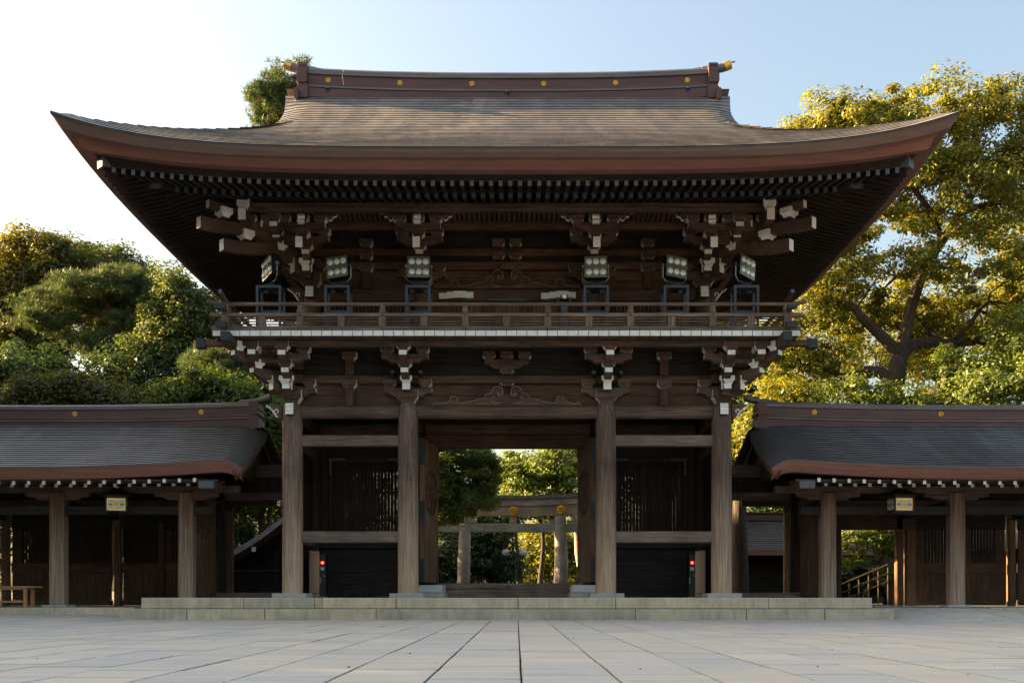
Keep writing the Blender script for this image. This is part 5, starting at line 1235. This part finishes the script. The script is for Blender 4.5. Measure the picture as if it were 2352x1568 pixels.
tree('broadleaf_tree', 'golden backlit tree behind the right torii column', 'tree', (4.0, 52, .1), .3, wp(1260, 1230, 52), [blob(1230,1250,52,50,60,2.5), blob(1300,1290,52,60,60,2.5), blob(1210,1310,52,60,40,2), blob(1330,1230,52,40,40,2)], 200, 120, .26, 'camphor', rc=1.0, limbs=8, group='trees behind the torii', shell=.1)
for k, (px, Y) in enumerate(((1191, 44), (1240, 46), (1274, 45), (1168, 48))):
    tree('slender_tree', ('slender dark trunk behind the torii just right of the path lamp', 'slender dark trunk midway between lamp and right torii column', 'slender dark trunk close to the right torii column', 'slender dark trunk left of the path lamp behind the torii')[k], 'tree', wp(px, 1372, Y), .2, wp(px-4, 1180, Y), [blob(px, 1150, Y, 40, 30, 1.5)], 50, 90, .25, 'dark', rc=.9, limbs=6, group='slender trunks behind the torii')
# maple beyond the right doorway and shrubs
Y = 9
tree('maple_tree', 'small layered green maple beyond the right corridor doorway', 'tree', (11.2, Y, .1), .09, wp(2030, 1250, Y), [blob(2040,1215,Y,60,20,.8), blob(1970,1240,Y,60,25,.8), blob(2060,1260,Y,50,25,.8), blob(1950,1290,Y,40,18,.6), blob(2020,1190,Y,60,14,.8), blob(2050,1320,Y,30,25,.5)], 150, 90, .10, 'maple', rc=.32, flat=.35, limbs=10, shell=.1)
Y = 14
tree('dark_shrub', 'dark leafy shrubs low behind the right doorway handrail', 'shrub', (12.5, Y, .1), .1, wp(2000, 1330, Y), [blob(1950,1330,Y,70,35,1), blob(2050,1320,Y,60,45,1)], 120, 120, .13, 'dark', rc=.45, limbs=6)
Y = 33
tree('broadleaf_tree', 'dark glossy evergreen above the low roof in the right side passage', 'tree', (17, Y, .1), .4, wp(1800, 1200, Y), [blob(1770,1150,Y,80,45,2.5), blob(1840,1120,Y,80,60,2.5), blob(2000,1150,Y,110,50,3)], 170, 150, .24, 'dark', rc=.9, limbs=6)
# --- woods that read as one mass: behind everything, and round the courtyard's left (east) side
def wood_mass(name, label, cells, per, size, leaf, rc):
    b = B(); Ps = []; Ns = []
    for (x_, y_, h, r) in cells:
        b.tube([(x_, y_, 0), (x_+RG.uniform(-.4,.4), y_, h*.45), (x_+RG.uniform(-.8,.8), y_, h*.8)], [.3, .22, .1], 6)
        nC = 22; c, D = clumps([(x_, y_, h*.62, r, r, h*.38)], nC, .3); ci = np.repeat(np.arange(nC), per); d = unit(nC*per)
        Ps.append(c[ci]+d*(RG.uniform(.2,1,nC*per)**.5*rc)[:, None]*np.array([1,1,.7])); Ns.append(d*.5+np.array([0,0,.7]))
    V = leaf_quads(np.concatenate(Ps), np.concatenate(Ns), size)
    o = quads_obj(name, V, LF[leaf], None); tag(o, label, 'woodland'); stuff(o)
    q = mk('woodland_trunks', b, BARK, o, fix=False); return o
cells = [(x_+RG.uniform(-1.5,1.5), 62+RG.uniform(-4,6), RG.uniform(9, 12) + (3 if abs(x_) > 18 else 0), 3.2) for x_ in np.arange(-52, 60, 4.2)]
wood_mass('distant_woodland', 'distant dark woodland closing the view behind the trees', cells, 26, .5, 'dark', 1.6)
cells = [(x_+RG.uniform(-1,1), y_+RG.uniform(-1.5,1.5), RG.uniform(13.5, 14.5) + (3.6 if 1 < y_ < 13 else 0), 2.9) for x_ in (-26, -29.5, -33, -37) for y_ in np.arange(-42, 18, 3.0)]  # unseen trees, heights set to keep sun off courtyard, facade and balcony
wood_mass('courtyard_woodland', 'unseen woodland outside the left edge, shading the courtyard', cells, 110, .7, "oak", 1.7)
cells = [(x_+RG.uniform(-1,1), y_+RG.uniform(-1.5,1.5), RG.uniform(8.5, 10.5), 2.6) for x_ in (-10, -14, -18, -22.5, -27, -31) for y_ in (28, 32, 36, 41)]
wood_mass('inner_woodland', 'shady evergreen woodland behind the pine and left corridor', cells, 80, .34, 'dark', 1.4)
cells = [(x_+RG.uniform(-.5,.5), y_+RG.uniform(-.8,.8), RG.uniform(14.5, 15.5), 2.4) for x_ in (4.2, 6.2, 8.0) for y_ in (16, 19, 22)] + [(x_, y_, 12.5, 2.3) for x_ in (-8.8, -7.2) for y_ in (17, 20.5)]  # hidden rows added to shade the camphor; left ones fill behind the balcony
wood_mass('shade_grove', 'tall evergreen grove hidden behind the gate, right part added to shade the camphor', cells, 60, .4, 'oak', 1.2)
cells = [(x_+RG.uniform(-1,1), y_+RG.uniform(-1.5,1.5), RG.uniform(11, 14), 3.0) for x_ in (-36, -41, -46, -51) for y_ in (20, 26, 32)] + [(x_+RG.uniform(-1,1), y_+RG.uniform(-1.5,1.5), RG.uniform(11, 14), 3.0) for x_ in (29, 34, 39, 44) for y_ in (12, 18, 24, 30)]
wood_mass('outer_woodland', 'woodland continuing beyond both edges of the picture', cells, 45, .45, 'oak', 1.5)
